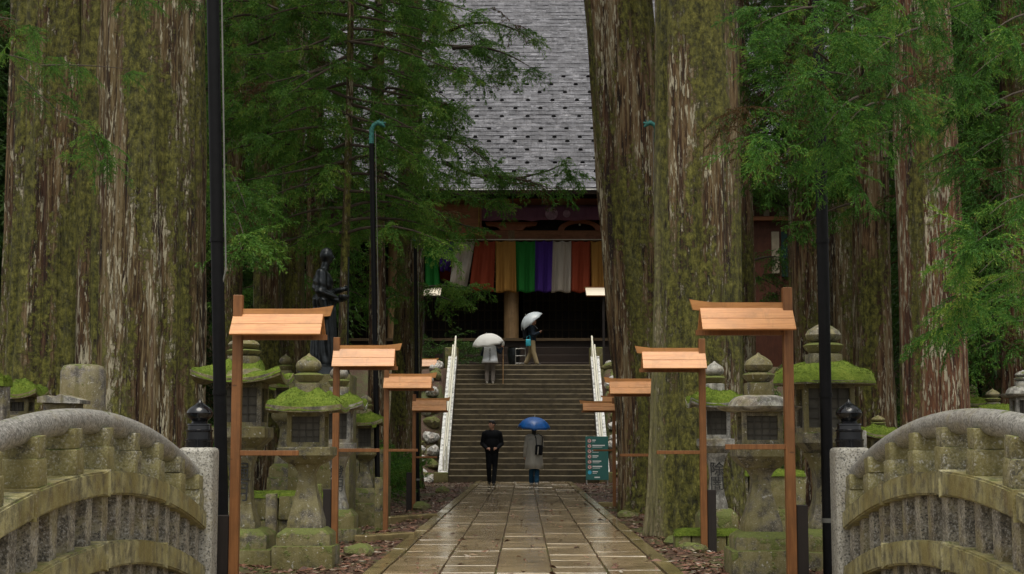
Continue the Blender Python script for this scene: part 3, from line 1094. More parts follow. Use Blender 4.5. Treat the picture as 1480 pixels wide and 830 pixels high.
# violet drape under the upper beam
a, b = H(470, 297, 57.15), H(1010, 318.5, 57.15)
nxd = 220
vd, fd = [], []
for i in range(nxd + 1):
    t = i / nxd
    x = a.x + (b.x - a.x) * t
    wv = 0.035 * math.sin(t * 150) + 0.02 * math.sin(t * 61)
    sag = 0.10 * abs(math.sin(t * math.pi * 9)) ** 0.5
    for j in range(5):
        q = j / 4
        vd.append((x, a.y + wv * (0.3 + q), a.z + (b.z - a.z - 0.04 + sag * 0.6) * q))
for i in range(nxd):
    for j in range(4):
        fd.append((i * 5 + j, (i + 1) * 5 + j, (i + 1) * 5 + j + 1, i * 5 + j + 1))
mb = MB()
mb.add(vd, fd)
drape = mb.build('drape', M['cloth_violet_drape'], None, True, 180)
drape.location = T0
mo = drape.modifiers.new('thick', 'SOLIDIFY')
mo.thickness = 0.012
tag(drape, 'faded violet drape with pale crests under the hall eaves', 'drape')
for px in (797, 819, 680):
    a_ = H(px, 309, 57.05) 
    rr = 0.24 if px != 819 else 0.14
    MB().lathe([(0, 0), (rr, 0.0), (rr, 0.006), (0, 0.006)], 20).build('crest', m_plain('crest', (0.30, 0.18, 0.24), 0.8) if 'crest' not in bpy.data.materials else bpy.data.materials['crest'],
                                                                       drape, False, 40, (a_.x, a_.y, a_.z), (math.pi / 2, 0, 0))

# board with a scalloped gold fringe hanging left of the entrance
a, b = H(560, 296, 57.0), H(696, 343, 57.0)
mb = MB()
ol = [(a.x, a.z), (b.x, a.z), (b.x, b.z + 0.06)]
for i in range(40, -1, -1):
    t = i / 40
    ol.append((a.x + (b.x - a.x) * t, b.z + 0.05 + 0.10 * abs(math.sin(t * math.pi * 5))))
mb.prism(ol, a.y, a.y + 0.10, 'y')
vb = mb.build('hanging_board', M['hall_wood'], None)
vb.location = T0
tag(vb, 'brown hanging board with scalloped gold edge above the curtain', 'board')
pts = [(a.x + (b.x - a.x) * i / 60, a.y - 0.012, b.z + 0.05 + 0.10 * abs(math.sin(i / 60 * math.pi * 5))) for i in range(61)]
MB().tube(pts, 0.034, 6).build('gold_edge', M['gold'], vb)
MB().tube([(b.x, a.y - 0.012, b.z + 0.05), (b.x + 0.02, a.y - 0.012, b.z + 0.28), (b.x - 0.10, a.y - 0.012, b.z + 0.36), (b.x - 0.10, a.y - 0.012, a.z)], 0.034, 6).build('gold_edge', M['gold'], vb)

# lattice doors deep inside
lat = empty('lattice_door', (0, 62.0, TERR + 1.24), label='dark lattice doors at the back of the hall porch', cat='door')
for (x0, x1) in ((-9.6, -5.1), (-4.8, -0.8), (0.0, 4.2), (4.4, 9.0)):
    MB().box(((x0 + x1) / 2, 0.06, 1.75), (x1 - x0, 0.05, 3.5)).build('panel', M['hall_dark'], lat)
    n = int((x1 - x0) / 0.26)
    for k in range(n + 1):
        MB().box((x0 + (x1 - x0) * k / n, 0.0, 1.75), (0.045, 0.05, 3.5)).build('lattice_bar', M['veranda'], lat)
    for k in range(9):
        MB().box(((x0 + x1) / 2, -0.004, 0.3 + 0.4 * k), (x1 - x0, 0.04, 0.045)).build('lattice_bar', M['veranda'], lat)

# right wing seen between the cedars: red boarding, pale panel, rail
wing = empty('side_hall', (0, 60, TERR), label='red brown side hall with pale window panel glimpsed between cedar trunks', cat='building')
TW = Vector((0, 60, TERR))


def wbox(name, px0, py0, px1, py1, D, depth, mat):
    a, b = P(px0, py0, D) - TW, P(px1, py1, D) - TW
    return MB().box(((a.x + b.x) / 2, a.y + depth / 2, (a.z + b.z) / 2), (abs(b.x - a.x), depth, abs(a.z - b.z))).build(name, mat, wing)


wbox('wall', 1040, 296, 1440, 560, 56.6, 0.4, M['wing_red'])
wbox('window_panel', 1115, 335, 1127, 395, 56.5, 0.08, M['plaster'])
wbox('shutter', 1129, 335, 1139, 400, 56.5, 0.09, M['shutter_green'])
wbox('beam', 1040, 268, 1440, 279, 56.2, 0.4, M['wing_red'])
wbox('beam', 1040, 279, 1440, 296, 56.5, 0.35, M['hall_dark'])
wbox('floor_beam', 1040, 313, 1440, 318, 56.35, 0.2, M['hall_wood'])
for px in range(1060, 1420, 22):
    wbox('paper_pane', px, 304, px + 8, 312, 56.52, 0.06, M['plaster'])

# five-colour curtain
curt = empty('five_color_curtain', (0, 57.4, TERR), label='long curtain of green, purple, white, red and yellow strips', cat='curtain')
CT = Vector((0, 57.4, TERR))
order = ['green', 'purple', 'white', 'red', 'yellow']
x_edges = [613, 633.5, 657, 686.5, 716, 745, 773.5, 799, 826, 853.5, 881, 908, 935]
x_low = [614, 636, 650, 678, 717, 746, 773, 797, 825, 854, 881, 908, 935]
random.seed(3)
for i in range(len(x_edges) - 1):
    cl = order[i % 5]
    a, b = P(x_edges[i], 347.5, 57.4) - CT, P(x_edges[i + 1], 347.5, 57.4) - CT
    lowy = {0: 417, 1: 392, 2: 416, 3: 421}.get(i, 422.5)
    c, d = P(x_low[i], lowy, 57.4) - CT, P(x_low[i + 1] - (4 if i in (2, 3) else 0), lowy + (4 if i == 2 else 0), 57.4) - CT
    nu, nv = 16, 22
    vs_, fs_ = [], []
    ph = random.uniform(0, 6)
    for j in range(nv + 1):
        q = j / nv
        for k in range(nu + 1):
            t = k / nu
            top, bot = a.lerp(b, t), c.lerp(d, t)
            p = top.lerp(bot, q)
            p.y += 0.085 * math.sin(t * 11 + ph + q * 1.5) * (0.25 + q) + 0.05 * math.sin(t * 23 + ph * 2) * (0.5 + 0.5 * q) + 0.05 * (i % 2)
            p.z += 0.03 * math.sin(t * 7 + ph) * q
            if i in (1, 2):
                p.y += -0.10 * math.sin(q * 9 + t * 2.5) * q
            if j == 0:
                p.z -= 0.06 * abs(math.sin(t * math.pi * 2))
            vs_.append(p)
    for j in range(nv):
        for k in range(nu):
            o_ = j * (nu + 1) + k
            fs_.append((o_, o_ + 1, o_ + nu + 2, o_ + nu + 1))
    mb = MB()
    mb.add(vs_, fs_)
    o = mb.build('cloth_strip', M['cloth_' + cl], curt, True, 180)
    o['label'] = cl + ' strip of the curtain'
    mo = o.modifiers.new('thick', 'SOLIDIFY')
    mo.thickness = 0.008
MB().tube([P(600, 346.5, 57.42) - CT, P(940, 346.5, 57.42) - CT], 0.018, 6).build('curtain_rope', M['ivory_pipe'], curt)

# small red paper lantern behind the curtain
a = P(644, 388, 59.5)
rl = MB().lathe([(0, -0.5), (0.14, -0.5), (0.24, -0.35), (0.27, 0), (0.24, 0.35), (0.14, 0.5), (0, 0.5)], 16).build('paper_lantern', M['cloth_red'], None, True, 40, a)
MB().tube([(0, 0, 0.5), (0, 0, P(644, 300, 59.5).z - a.z)], 0.012, 6).build('cord', M['black_metal'], rl)
tag(rl, 'small red paper lantern hanging behind the purple strip', 'lantern')

# ------------------------------------------------------------------ foliage generator
def unit(v):
    return v / np.maximum(np.linalg.norm(v, axis=-1, keepdims=True), 1e-9)


def tassel(n, L, nl, nw, ang, r):
    t = np.sort(r.uniform(0.0, 1.0, n))
    ph = r.uniform(0, 2 * np.pi, n)
    base = np.stack([t * L, np.zeros(n), -0.18 * L * t * t], 1)
    a = ang * r.uniform(0.7, 1.2, n)
    d = np.stack([np.cos(a), np.sin(a) * np.cos(ph), np.sin(a) * np.sin(ph)], 1)
    side = unit(np.cross(d, r.normal(size=(n, 3))))
    ln = nl * r.uniform(0.7, 1.15, n)[:, None]
    v = np.stack([base - side * nw, base + side * nw, base + d * ln], 1)      # n,3,3
    return v


LOD = {
    'near': dict(n=40, L=0.17, nl=0.020, nw=0.0036, ang=0.62),
    'mid': dict(n=17, L=0.17, nl=0.045, nw=0.0060, ang=0.55),
    'far': dict(n=5, L=0.26, nl=0.16, nw=0.020, ang=0.5),
}


def spray(L, lod, r, dens=1.0):
    """One drooping cedar spray along +X; returns triangles (m,3,3) and tints (m,)"""
    p = LOD[lod]
    tl = p['L']
    temps = [tassel(p['n'], tl, p['nl'], p['nw'], p['ang'], r) for _ in range(5)]
    tris, tint = [], []
    droop = r.uniform(0.15, 0.45)
    nside = max(4, int(dens * L / (tl * 0.55)))
    for i in range(nside):
        t = (i + r.uniform(0.2, 0.8)) / nside
        s = 1 if i % 2 else -1
        o = np.array([t * L, 0, -droop * t * t * L])
        sl_ = L * 0.50 * (1.05 - 0.8 * t) * r.uniform(0.7, 1.15)
        a = R(r.uniform(38, 68)) * s
        d = np.array([np.cos(a), np.sin(a), r.uniform(-0.35, 0.10)])
        d = d / np.linalg.norm(d)
        nt_ = max(2, int(dens * sl_ / (tl * 0.42)))
        for j in range(nt_):
            q = (j + r.uniform(0.1, 0.9)) / nt_
            pos = o + d * sl_ * q + np.array([0, 0, -0.35 * q * q * sl_])
            b = a + R(r.uniform(-60, 60))
            td = np.array([np.cos(b), np.sin(b), r.uniform(-0.85, 0.15) - 0.3 * q])
            td = td / np.linalg.norm(td)
            k = r.uniform(0.7, 1.2)
            T = temps[r.integers(5)]
            up = np.array([0.0, 0.0, 1.0])
            y_ = np.cross(up, td)
            y_ = y_ / (np.linalg.norm(y_) + 1e-9)
            z_ = np.cross(td, y_)
            Rm = np.stack([td, y_, z_], 0) * k
            tris.append(T @ Rm + pos)
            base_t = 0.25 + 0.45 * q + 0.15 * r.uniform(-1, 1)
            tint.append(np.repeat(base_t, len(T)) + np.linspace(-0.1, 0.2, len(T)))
    return np.concatenate(tris), np.concatenate(tint)


def strand(o, d, L, droop, sp, nl, nw, ang, r):
    """a brush of needles along a drooping twig; returns (n,3,3) and position along it"""
    n = max(5, int(L / sp))
    t = (np.arange(n) + r.uniform(0, 1, n)) / n
    base = o + d * (L * t)[:, None]
    base[:, 2] -= droop * L * t * t
    tan = np.repeat(d[None], n, 0).copy()
    tan[:, 2] -= 2 * droop * t
    tan = unit(tan)
    u = unit(np.cross(tan, np.array([0.13, 0.2, 1.0])))
    w_ = np.cross(tan, u)
    ph = r.uniform(0, 2 * np.pi, n)
    a = ang * r.uniform(0.75, 1.25, n)
    nd = tan * np.cos(a)[:, None] + (u * np.cos(ph)[:, None] + w_ * np.sin(ph)[:, None]) * np.sin(a)[:, None]
    sd = unit(np.cross(nd, r.normal(size=(n, 3))))
    ln = (nl * r.uniform(0.7, 1.2, n) * (1.05 - 0.45 * t))[:, None]
    return np.stack([base - sd * nw, base + sd * nw, base + nd * ln], 1), t


S2 = {'near': dict(sp=0.0062, nl=0.032, nw=0.0056, ang=0.58, k=0.058), 'mid': dict(sp=0.036, nl=0.085, nw=0.0135, ang=0.55, k=0.090)}


def spray2(L, lod, r):
    p = S2[lod]
    a_ = (p['sp'], p['nl'], p['nw'], p['ang'], r)
    tris, tint = [], []

    def add(o, d, ln, droop, t0, t1):
        T_, t = strand(o, d / np.linalg.norm(d), ln, droop, *a_)
        tris.append(T_)
        tint.append(t0 + (t1 - t0) * t)
    dr = r.uniform(0.10, 0.35)
    n = int(L / p['k'])
    for i in range(n):
        t = (i + 0.5) / n
        s = 1 if i % 2 else -1
        o = np.array([t * L, 0, -dr * t * t * L])
        a = R(r.uniform(35, 62)) * s
        d = np.array([np.cos(a), np.sin(a), r.uniform(-0.25, 0.30)])
        ln = L * (0.42 - 0.22 * t) * r.uniform(0.7, 1.2)
        b0 = 0.05 + r.uniform(0, 0.25)
        add(o, d, ln, r.uniform(0.25, 0.75), b0, b0 + 0.55)
        for q in (0.3, 0.5, 0.7):
            if r.uniform() < 0.75:
                b = a + R(r.uniform(20, 55)) * r.choice([-1, 1])
                dd = np.array([np.cos(b), np.sin(b), r.uniform(-0.5, 0.2)])
                o2 = o + d / np.linalg.norm(d) * ln * q + np.array([0, 0, -0.3 * q * q * ln])
                add(o2, dd, ln * r.uniform(0.35, 0.6), r.uniform(0.3, 0.9), b0 + 0.1, b0 + 0.7)
    add(np.zeros(3), np.array([1.0, 0, 0]), L * 1.12, dr, 0.0, 0.6)
    return np.concatenate(tris), np.concatenate(tint)


SPR = {}
for lod_, L_, dn_ in (('near', 0.62, 0.85), ('mid', 0.80, 1.15), ('far', 1.5, 1.0)):
    rr = np.random.default_rng(hash(lod_) % 1 + len(lod_))
    SPR[lod_] = [spray(L_, lod_, rr, dn_) if lod_ == 'far' else spray2(L_, lod_, rr) for _ in range(6)]


class Crown:
    def __init__(s):
        s.t, s.k = [], []

    def put(s, lod, pos, d, roll, scale, tint, r):
        T, k = SPR[lod][r.integers(6)]
        d = d / np.linalg.norm(d)
        y_ = np.cross(np.array([0, 0, 1.0]), d)
        n = np.linalg.norm(y_)
        y_ = y_ / n if n > 1e-3 else np.array([0, 1.0, 0])
        z_ = np.cross(d, y_)
        c, s_ = np.cos(roll), np.sin(roll)
        y2, z2 = c * y_ + s_ * z_, -s_ * y_ + c * z_
        Rm = np.stack([d, y2, z2], 0) * scale
        s.t.append((T @ Rm + pos).astype(np.float32))
        s.k.append((k + tint).astype(np.float32))

    def mesh(s, name, mat):
        v = np.concatenate(s.t).reshape(-1, 3)
        k = np.repeat(np.concatenate(s.k), 3)
        f = np.arange(len(v), dtype=np.int32).reshape(-1, 3)
        return np_mesh(name, v, f, mat, k)


def limb_curve(a, b, sag, n=7):
    pts = []
    for i in range(n):
        t = i / (n - 1)
        p = np.array(a) * (1 - t) + np.array(b) * t
        p[2] += sag * (t * (1 - t)) * 4
        pts.append(p)
    return pts


DENS = {'near': 1.6, 'mid': 1.75, 'far': 1.0}


def dress_limb(cr, a, b, lod, r, step, scale, tint, sag=0.0, hang=0.35, start=0.12):
    """clothe a limb from a to b with tufts of short sprays; returns its curve"""
    pts = limb_curve(a, b, sag)
    seg = np.array(pts)
    ln = np.linalg.norm(seg[-1] - seg[0])
    per = 5
    n = max(2, int(ln / (step * per * DENS[lod])))
    ax = unit(seg[-1] - seg[0])
    side = unit(np.cross(ax, np.array([0, 0, 1.0])))
    for i in range(n + 1):
        t = min(1.0, start + (1 - start) * (i + r.uniform(-0.35, 0.35)) / n)
        t = max(start, t)
        k = t * (len(pts) - 1)
        i0 = min(int(k), len(pts) - 2)
        p = seg[i0] * (1 - (k - i0)) + seg[i0 + 1] * (k - i0)
        s = 1 if i % 2 else -1
        off = r.uniform(0.05, 0.50) * scale * (1.1 - 0.7 * t)
        c = p + side * s * off + ax * off * 0.4 + np.array([0, 0, r.uniform(-0.08, 0.10) * scale])
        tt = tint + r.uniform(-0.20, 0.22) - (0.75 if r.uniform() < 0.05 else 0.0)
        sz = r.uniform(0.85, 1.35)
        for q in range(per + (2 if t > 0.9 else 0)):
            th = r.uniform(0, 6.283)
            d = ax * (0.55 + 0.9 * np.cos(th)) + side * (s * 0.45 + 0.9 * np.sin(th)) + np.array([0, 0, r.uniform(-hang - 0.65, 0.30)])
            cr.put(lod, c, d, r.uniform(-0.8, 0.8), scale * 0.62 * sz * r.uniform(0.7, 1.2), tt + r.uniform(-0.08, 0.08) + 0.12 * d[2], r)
    return pts


# high crowns shared by the tall trees (mostly above the picture, they shade the wood)
def tall_crown(seed, h, rad, n, lod='far', scale=1.8):
    r = np.random.default_rng(seed)
    cr = Crown()
    for i in range(n):
        t = r.uniform(0, 1) ** 1.3
        z = h * t
        rr_ = rad * (1 - 0.75 * t) * np.sqrt(r.uniform(0.05, 1))
        th = r.uniform(0, 6.283)
        d = np.array([np.cos(th), np.sin(th), r.uniform(-0.55, 0.15)])
        cr.put(lod, np.array([np.cos(th) * rr_, np.sin(th) * rr_, z]), d, r.uniform(-.6, .6), scale * r.uniform(0.7, 1.2), r.uniform(-.25, .1), r)
    return cr.mesh('crown', M['leaf_far'])


CROWN_HI = [tall_crown(500 + i, 12.0, 3.0, 110) for i in range(3)]


# ------------------------------------------------------------------ trunks
def trunk_mesh(r0, h, seed, mat, nth=72, nz=60, taper=0.010, flare=0.35, lean=(0, 0), ridge=0.05, lobes=5, flare_h=0.9):
    r = np.random.default_rng(seed)
    th = np.linspace(0, 2 * np.pi, nth, endpoint=False)
    zz = np.concatenate([np.linspace(-0.5, 3, int(nz * 0.4), endpoint=False), np.linspace(3, h, nz - int(nz * 0.4))])
    TH, Z = np.meshgrid(th, zz)
    rad = r0 * np.maximum(0.1, 1 - taper * Z / r0 * 0.9)
    lob = 0.5 + 0.5 * np.cos(lobes * TH + r.uniform(0, 6) + 0.6 * np.sin(2 * TH + 1))
    rad = rad * (1 + flare * np.exp(-np.maximum(Z, -0.2) / flare_h) * (0.35 + 0.9 * lob))
    # long fluting and bark ridges that wander slowly with height
    rd = 0
    for k in range(10):
        f = int(r.integers(3, 9))
        rd = rd + np.cos(f * TH + r.uniform(0, 6) + 0.35 * np.sin(Z * r.uniform(.15, .4) + r.uniform(0, 6))) * 0.28
    for k in range(16):
        f = int(r.integers(12, max(13, nth // 3)))
        rd = rd + np.cos(f * TH + r.uniform(0, 6) + 0.8 * np.sin(Z * r.uniform(.3, 1.4) + r.uniform(0, 6))) * 0.16
    # bark plates: strips standing proud of the fissures between them
    circ = max(6, int(2 * np.pi * r0 / 0.13))
    wob = 0.9 * np.sin(Z * 0.35 + seed) + 0.5 * np.sin(Z * 1.1 + 2 * seed)
    pu = (TH / (2 * np.pi) * circ)
    pn = vnoise(np.mod(pu + wob * 0.5, circ), Z * 0.30 + seed, seed + 3)
    pn = np.clip((pn - 0.35) * 4, 0, 1)
    rad = rad + (pn - 0.5) * 0.045 * min(1.0, r0 * 1.5)
    nz_ = vnoise(np.cos(TH) * r0 * 9 + 40 + seed, Z * 1.7 + np.sin(TH) * r0 * 9 + 60, seed)
    rad = rad + ridge * r0 * rd * 0.5 + (nz_ - 0.5) * 0.05 * min(1, r0)
    bx_ = lean[0] * Z + 0.04 * np.sin(Z * 0.5 + seed)
    by_ = lean[1] * Z
    V = np.stack([rad * np.cos(TH) + bx_, rad * np.sin(TH) + by_, Z], -1).reshape(-1, 3)
    nz = len(zz)
    ii = np.arange(nz * nth).reshape(nz, nth)
    jj = np.roll(ii, -1, axis=1)
    F = np.stack([ii[:-1].ravel(), jj[:-1].ravel(), jj[1:].ravel(), ii[1:].ravel()], 1)
    return np_mesh('trunk', V, F, mat, smooth=True)


def tree(px, D, wpx, label, mat, seed, py_w=400, h=32.0, res=(72, 60), crown=True, lean=(0, 0), flare=0.35, crown_z=19.0, ridge=0.05, group=None, name='cedar_tree', taper=0.010, lobes=5, flare_h=0.9):
    b = P(px, py_w, D)
    x, y = b.x - lean[0] * b.z, D
    z = gz(x, y)
    root = empty(name, (x, y, z), label=label, cat='tree', group=group)
    r0 = wpx * D / FPX / 2 * 0.97
    link('trunk', trunk_mesh(r0, h, seed, mat, res[0], res[1], lean=lean, flare=flare, ridge=ridge, taper=taper, lobes=lobes, flare_h=flare_h), root)
    if crown:
        c = link('crown', CROWN_HI[seed % 3], root, (lean[0] * crown_z, lean[1] * crown_z, crown_z), (0, 0, seed * 1.3))
    return root


T = {}
# the huge double cedar on the left
b = P(77, 400, 20.6)
T['great'] = empty('cedar_tree', (P(150, 400, 20.5).x, 20.5, gz(-5.6, 20.5)), label='huge double cedar with two fused broad trunks streaked pale and mossy', cat='tree')
for (px, D, wpx, mt, sd, ln_) in ((80, 20.7, 150, 'bark_moss', 31, (0.003, 0)), (214, 20.3, 162, 'bark_great', 32, (-0.002, 0))):
    q = P(px, 400, D)
    me = trunk_mesh(wpx * D / FPX / 2, 24, sd, M[mt], 150, 110, lean=ln_, flare=0.18, ridge=0.055, taper=0.006, lobes=6)
    o = link('trunk', me, T['great'], Vector((q.x - ln_[0] * q.z, D, gz(q.x, D))) - T['great'].location)
    o['label'] = 'mossy olive trunk' if sd == 31 else 'grey trunk with red brown bark strips'
link('crown', CROWN_HI[0], T['great'], (0, 0, 17.0))
q = MB()
mid = P(143, 400, 20.05) - T['great'].location
link('trunk', trunk_mesh(0.44, 24, 33, M['bark_moss'], 80, 90, flare=0.25, ridge=0.06, taper=0.002), T['great'], (mid.x, mid.y + 0.36, 0))

T['lean'] = tree(918, 27.3, 108, 'tall mossy cedar leaning over the paved way beside the stairs', M['bark_lean'], 41, py_w=300, res=(120, 100), lean=(-0.088, 0), flare=0.28, ridge=0.07, taper=0.004, crown_z=20)
T['mossy'] = tree(1007, 19.6, 132, 'thick upright cedar thickly speckled with green moss beside the path', M['bark_mossier'], 42, py_w=300, res=(140, 110), lean=(-0.004, 0), flare=0.22, ridge=0.05, taper=0.006, crown_z=19)
T['behind'] = tree(1062, 34, 58, 'brown cedar trunk half hidden behind the thick moss speckled cedar', M['bark_far'], 43)
T['red'] = tree(1341, 23, 96, 'straight reddish brown cedar trunk with pale flakes rising behind a bridge railing', M['bark_red'], 44, py_w=350, res=(120, 100), flare=0.22, ridge=0.06, taper=0.006, crown_z=19)
T['r1'] = tree(1168, 30, 60, 'grey green cedar trunk behind the mossy umbrella shaped stone lantern', M['bark_far'], 45, res=(90, 70))
T['r2'] = tree(1219, 35, 44, 'narrow cedar trunk with pale green stripe between two dull brown trunks', M['bark_mossier'], 46)
T['r3'] = tree(1262, 28.5, 60, 'dull brown cedar trunk standing close to the reddish cedar', M['bark_far'], 47, res=(90, 70))
T['r4'] = tree(1472, 27, 56, 'reddish cedar trunk behind a bright green spray and a pale lantern roof', M['bark_red'], 48)
T['l1'] = tree(384, 31, 42, 'olive cedar trunk beside a browner one beyond the monk statue', M['bark_moss'], 51)
T['l2'] = tree(424, 31.5, 42, 'brown cedar trunk with bare yellow patch beyond the monk statue', M['bark_great'], 52)
T['l3'] = tree(338, 30, 36, 'mossy cedar trunk close beside the huge double cedar', M['bark_moss'], 53)
T['thin'] = tree(499, 26.5, 15, 'slim young cedar with lichened trunk behind the monk statue', M['bark_great'], 54, res=(32, 60), h=14, crown=False, flare=0.3, taper=0.004)
T['l5'] = tree(590, 41, 46, 'yellowish cedar trunk beside the rubble bank of the stairs', M['bark_moss'], 55, lean=(0.01, 0), crown=False)
T['l6'] = tree(455, 38, 34, 'dark cedar trunk between the monk statue and its neighbours', M['bark_far'], 56, crown=False)
T['l7'] = tree(545, 36, 30, 'dark narrow cedar trunk behind the dragon headed pole', M['bark_far'], 57, crown=False)


def branches(t, limbs, lod, mat, seed, step, scale, tint=0.0, limb_r=0.03, hang=0.35):
    """limbs: (px0,py0,D0, px1,py1,D1, sag)"""
    r = np.random.default_rng(seed)
    cr = Crown()
    o0 = np.array(t.location)
    for lb in limbs:
        a = np.array(P(lb[0], lb[1], lb[2])) - o0
        b_ = np.array(P(lb[3], lb[4], lb[5])) - o0
        pts = dress_limb(cr, a, b_, lod, r, step, scale, tint, lb[6] if len(lb) > 6 else -0.1, hang)
        MB().tube([tuple(p) for p in pts], [limb_r * (1 - 0.8 * i / (len(pts) - 1)) for i in range(len(pts))], 6).build('limb', M['twig'], t, True)
    o = link('foliage', cr.mesh('foliage', mat), t)
    return o


def whorls(px, D, py0, py1, stepy, reach, rnd, tip=20, dd=1.2):
    """limb list round a stem standing at px"""
    out = []
    py = py0
    while py < py1:
        for s in (-1, 1):
            ln = reach * rnd.uniform(0.6, 1.15)
            out.append((px, py, D, px + s * ln, py + rnd.uniform(0.5, 1.6) * tip, D + rnd.uniform(-dd, dd), rnd.uniform(-.1, .25)))
        py += stepy * rnd.uniform(0.8, 1.2)
    return out


rn = random.Random(4)
# left mass between the huge cedar and the hall
branches(T['thin'], whorls(499, 26.5, -70, 345, 22, 135, rn, 26), 'mid', M['leaf_mid'], 61, 0.085, 0.85, 0.15)
branches(T['thin'], [(500, -20, 26.5, 690, 20, 25.5, 0.1), (500, 60, 26.5, 660, 105, 25.5, 0.1), (505, 150, 26.5, 640, 215, 25.8, 0.1), (505, 90, 26.5, 400, 150, 25.0, 0.1)],
         'mid', M['leaf_mid'], 62, 0.10, 0.8, 0.12)
branches(T['l5'], [(590, 30, 41, 700, 60, 37, 0.3), (640, 50, 38, 778, 62, 35, 0.4), (600, 70, 40, 735, 100, 36, 0.3), (600, 100, 40, 700, 118, 36, .2), (655, 70, 37, 765, 96, 35, .2),
                   (590, -20, 41, 640, 20, 37), (590, 140, 41, 665, 150, 38), (590, 210, 40, 720, 250, 36, 0.5), (640, 235, 38, 820, 235, 34.5, -0.4), (600, 260, 40, 720, 290, 36), (600, 180, 40, 680, 200, 37),
                   (700, 255, 36.5, 800, 275, 34.5, .1), (590, 290, 40, 690, 330, 37), (590, 120, 41, 500, 160, 39), (590, 220, 41, 510, 260, 39), (590, 300, 41, 520, 340, 39),
                   (605, 418, 42, 685, 420, 39, .1), (605, 432, 42, 655, 436, 39, .1), (605, 400, 42, 540, 440, 40)], 'mid', M['leaf_mid'], 63, 0.075, 1.0, 0.12, 0.05)
branches(T['l3'], whorls(338, 30, -60, 230, 24, 75, rn) + [(330, 250, 29, 355, 300, 22, .1), (325, 280, 28, 352, 340, 20, .1), (330, 310, 27, 350, 365, 20, .1)], 'mid', M['leaf_mid'], 64, 0.14, 1.0, 0.05)
branches(T['l1'], whorls(385, 27.5, -70, 215, 22, 95, rn, 22), 'mid', M['leaf_mid'], 65, 0.10, 0.95, 0.12)
branches(T['l6'], whorls(455, 38, -60, 420, 30, 110, rn, 22), 'mid', M['leaf_mid'], 66, 0.28, 1.4, -0.02)
branches(T['l7'], whorls(560, 31, -70, 340, 24, 70, rn, 22), 'mid', M['leaf_mid'], 67, 0.10, 1.0, 0.10)
branches(T['l2'], whorls(421, 35, -60, 160, 30, 80, rn, 22), 'mid', M['leaf_mid'], 68, 0.20, 1.3, -0.1)
# sparse twigs across the huge trunk
branches(T['great'], [(-20, 80, 17.5, 60, 95, 16.6, .05), (60, 95, 16.6, 185, 100, 15.6, .02), (30, 110, 16.6, 130, 190, 15.6, -.05), (130, 190, 15.6, 150, 235, 15.4, 0)],
         'near', M['leaf_mid'], 69, 0.30, 0.75, 0.0, 0.012)
branches(T['great'], [(-30, 20, 17, 30, 30, 16, 0), (150, -20, 17, 250, -5, 16.5, 0)], 'near', M['leaf_mid'], 79, 0.12, 0.9, 0.0, 0.012)
# right: near bright sprays
branches(T['red'], [(1330, 40, 16, 1210, 130, 12.8, .1), (1230, 110, 13.2, 1100, 150, 12.0, .12), (1180, 140, 12.6, 1085, 190, 12.0, .1), (1160, 150, 12.4, 1120, 95, 12.2, .05),
                    (1240, 140, 13.2, 1190, 190, 12.4, .05), (1320, 110, 15.5, 1270, 165, 13, .1), (1280, 150, 13.6, 1215, 195, 12.6, .1),
                    (1260, 30, 14, 1110, 10, 12.4, .05), (1190, 10, 13, 1090, 40, 12.3, .05), (1250, 10, 13.4, 1200, 50, 12.6, 0.05),
                    (1300, 60, 14, 1175, 70, 12.6, .08), (1240, 190, 13.4, 1130, 225, 12.8, .08), (1290, 190, 13.8, 1200, 235, 13.0, .05), (1200, 90, 13, 1130, 60, 12.4, .05)],
         'near', M['leaf_near'], 71, 0.065, 0.86, 0.05, 0.012, 0.35)
branches(T['red'], [(1480, 0, 19, 1345, 25, 16, .1), (1510, 60, 18, 1405, 110, 15.5, .1), (1510, 130, 18, 1410, 170, 15.5, .1), (1510, 190, 18, 1405, 225, 15.5, .1), (1440, -40, 17, 1310, -5, 15, .1),
                    (1510, 20, 16, 1420, 60, 14.5, 0.1), (1510, 240, 17, 1410, 262, 15, .05), (1340, -20, 20, 1260, 40, 18, .1), (1360, 20, 20, 1440, 80, 17, .1)],
         'near', M['leaf_near'], 72, 0.12, 1.25, -0.02, 0.016, 0.4)
branches(T['r4'], [(1530, 320, 13.5, 1410, 350, 11.8, .1), (1520, 290, 13.5, 1430, 310, 12.0, .1), (1520, 350, 13.5, 1415, 395, 12.0, .1), (1520, 400, 13.5, 1410, 425, 12.2, .1)],
         'near', M['leaf_near'], 73, 0.065, 0.92, 0.15, 0.012, 0.3)
branches(T['r4'], [(1530, 430, 15.5, 1400, 450, 13.8, .1), (1530, 470, 15.5, 1395, 490, 13.8, .1)], 'near', M['leaf_near'], 74, 0.08, 1.1, -0.02, 0.012, 0.35)
branches(T['r3'], whorls(1262, 28.5, -50, 300, 34, 105, rn, 24), 'mid', M['leaf_mid'], 75, 0.15, 1.05, -0.02)
branches(T['r1'], whorls(1168, 30, -50, 250, 30, 95, rn, 24), 'mid', M['leaf_mid'], 76, 0.15, 1.1, -0.02)
branches(T['r4'], whorls(1472, 27, -50, 520, 40, 80, rn, 24), 'mid', M['leaf_mid'], 77, 0.20, 1.1, -0.02)
branches(T['behind'], whorls(1116, 37, -60, 262, 18, 45, rn, 16), 'mid', M['leaf_mid'], 78, 0.085, 1.2, -0.12)
branches(T['behind'], [(1075, 400, 34, 1130, 420, 38, .1), (1080, 380, 34, 1140, 375, 38, .1), (1075, 250, 34, 1135, 300, 38, .1)], 'mid', M['leaf_mid'], 80, 0.12, 0.9, -0.05)

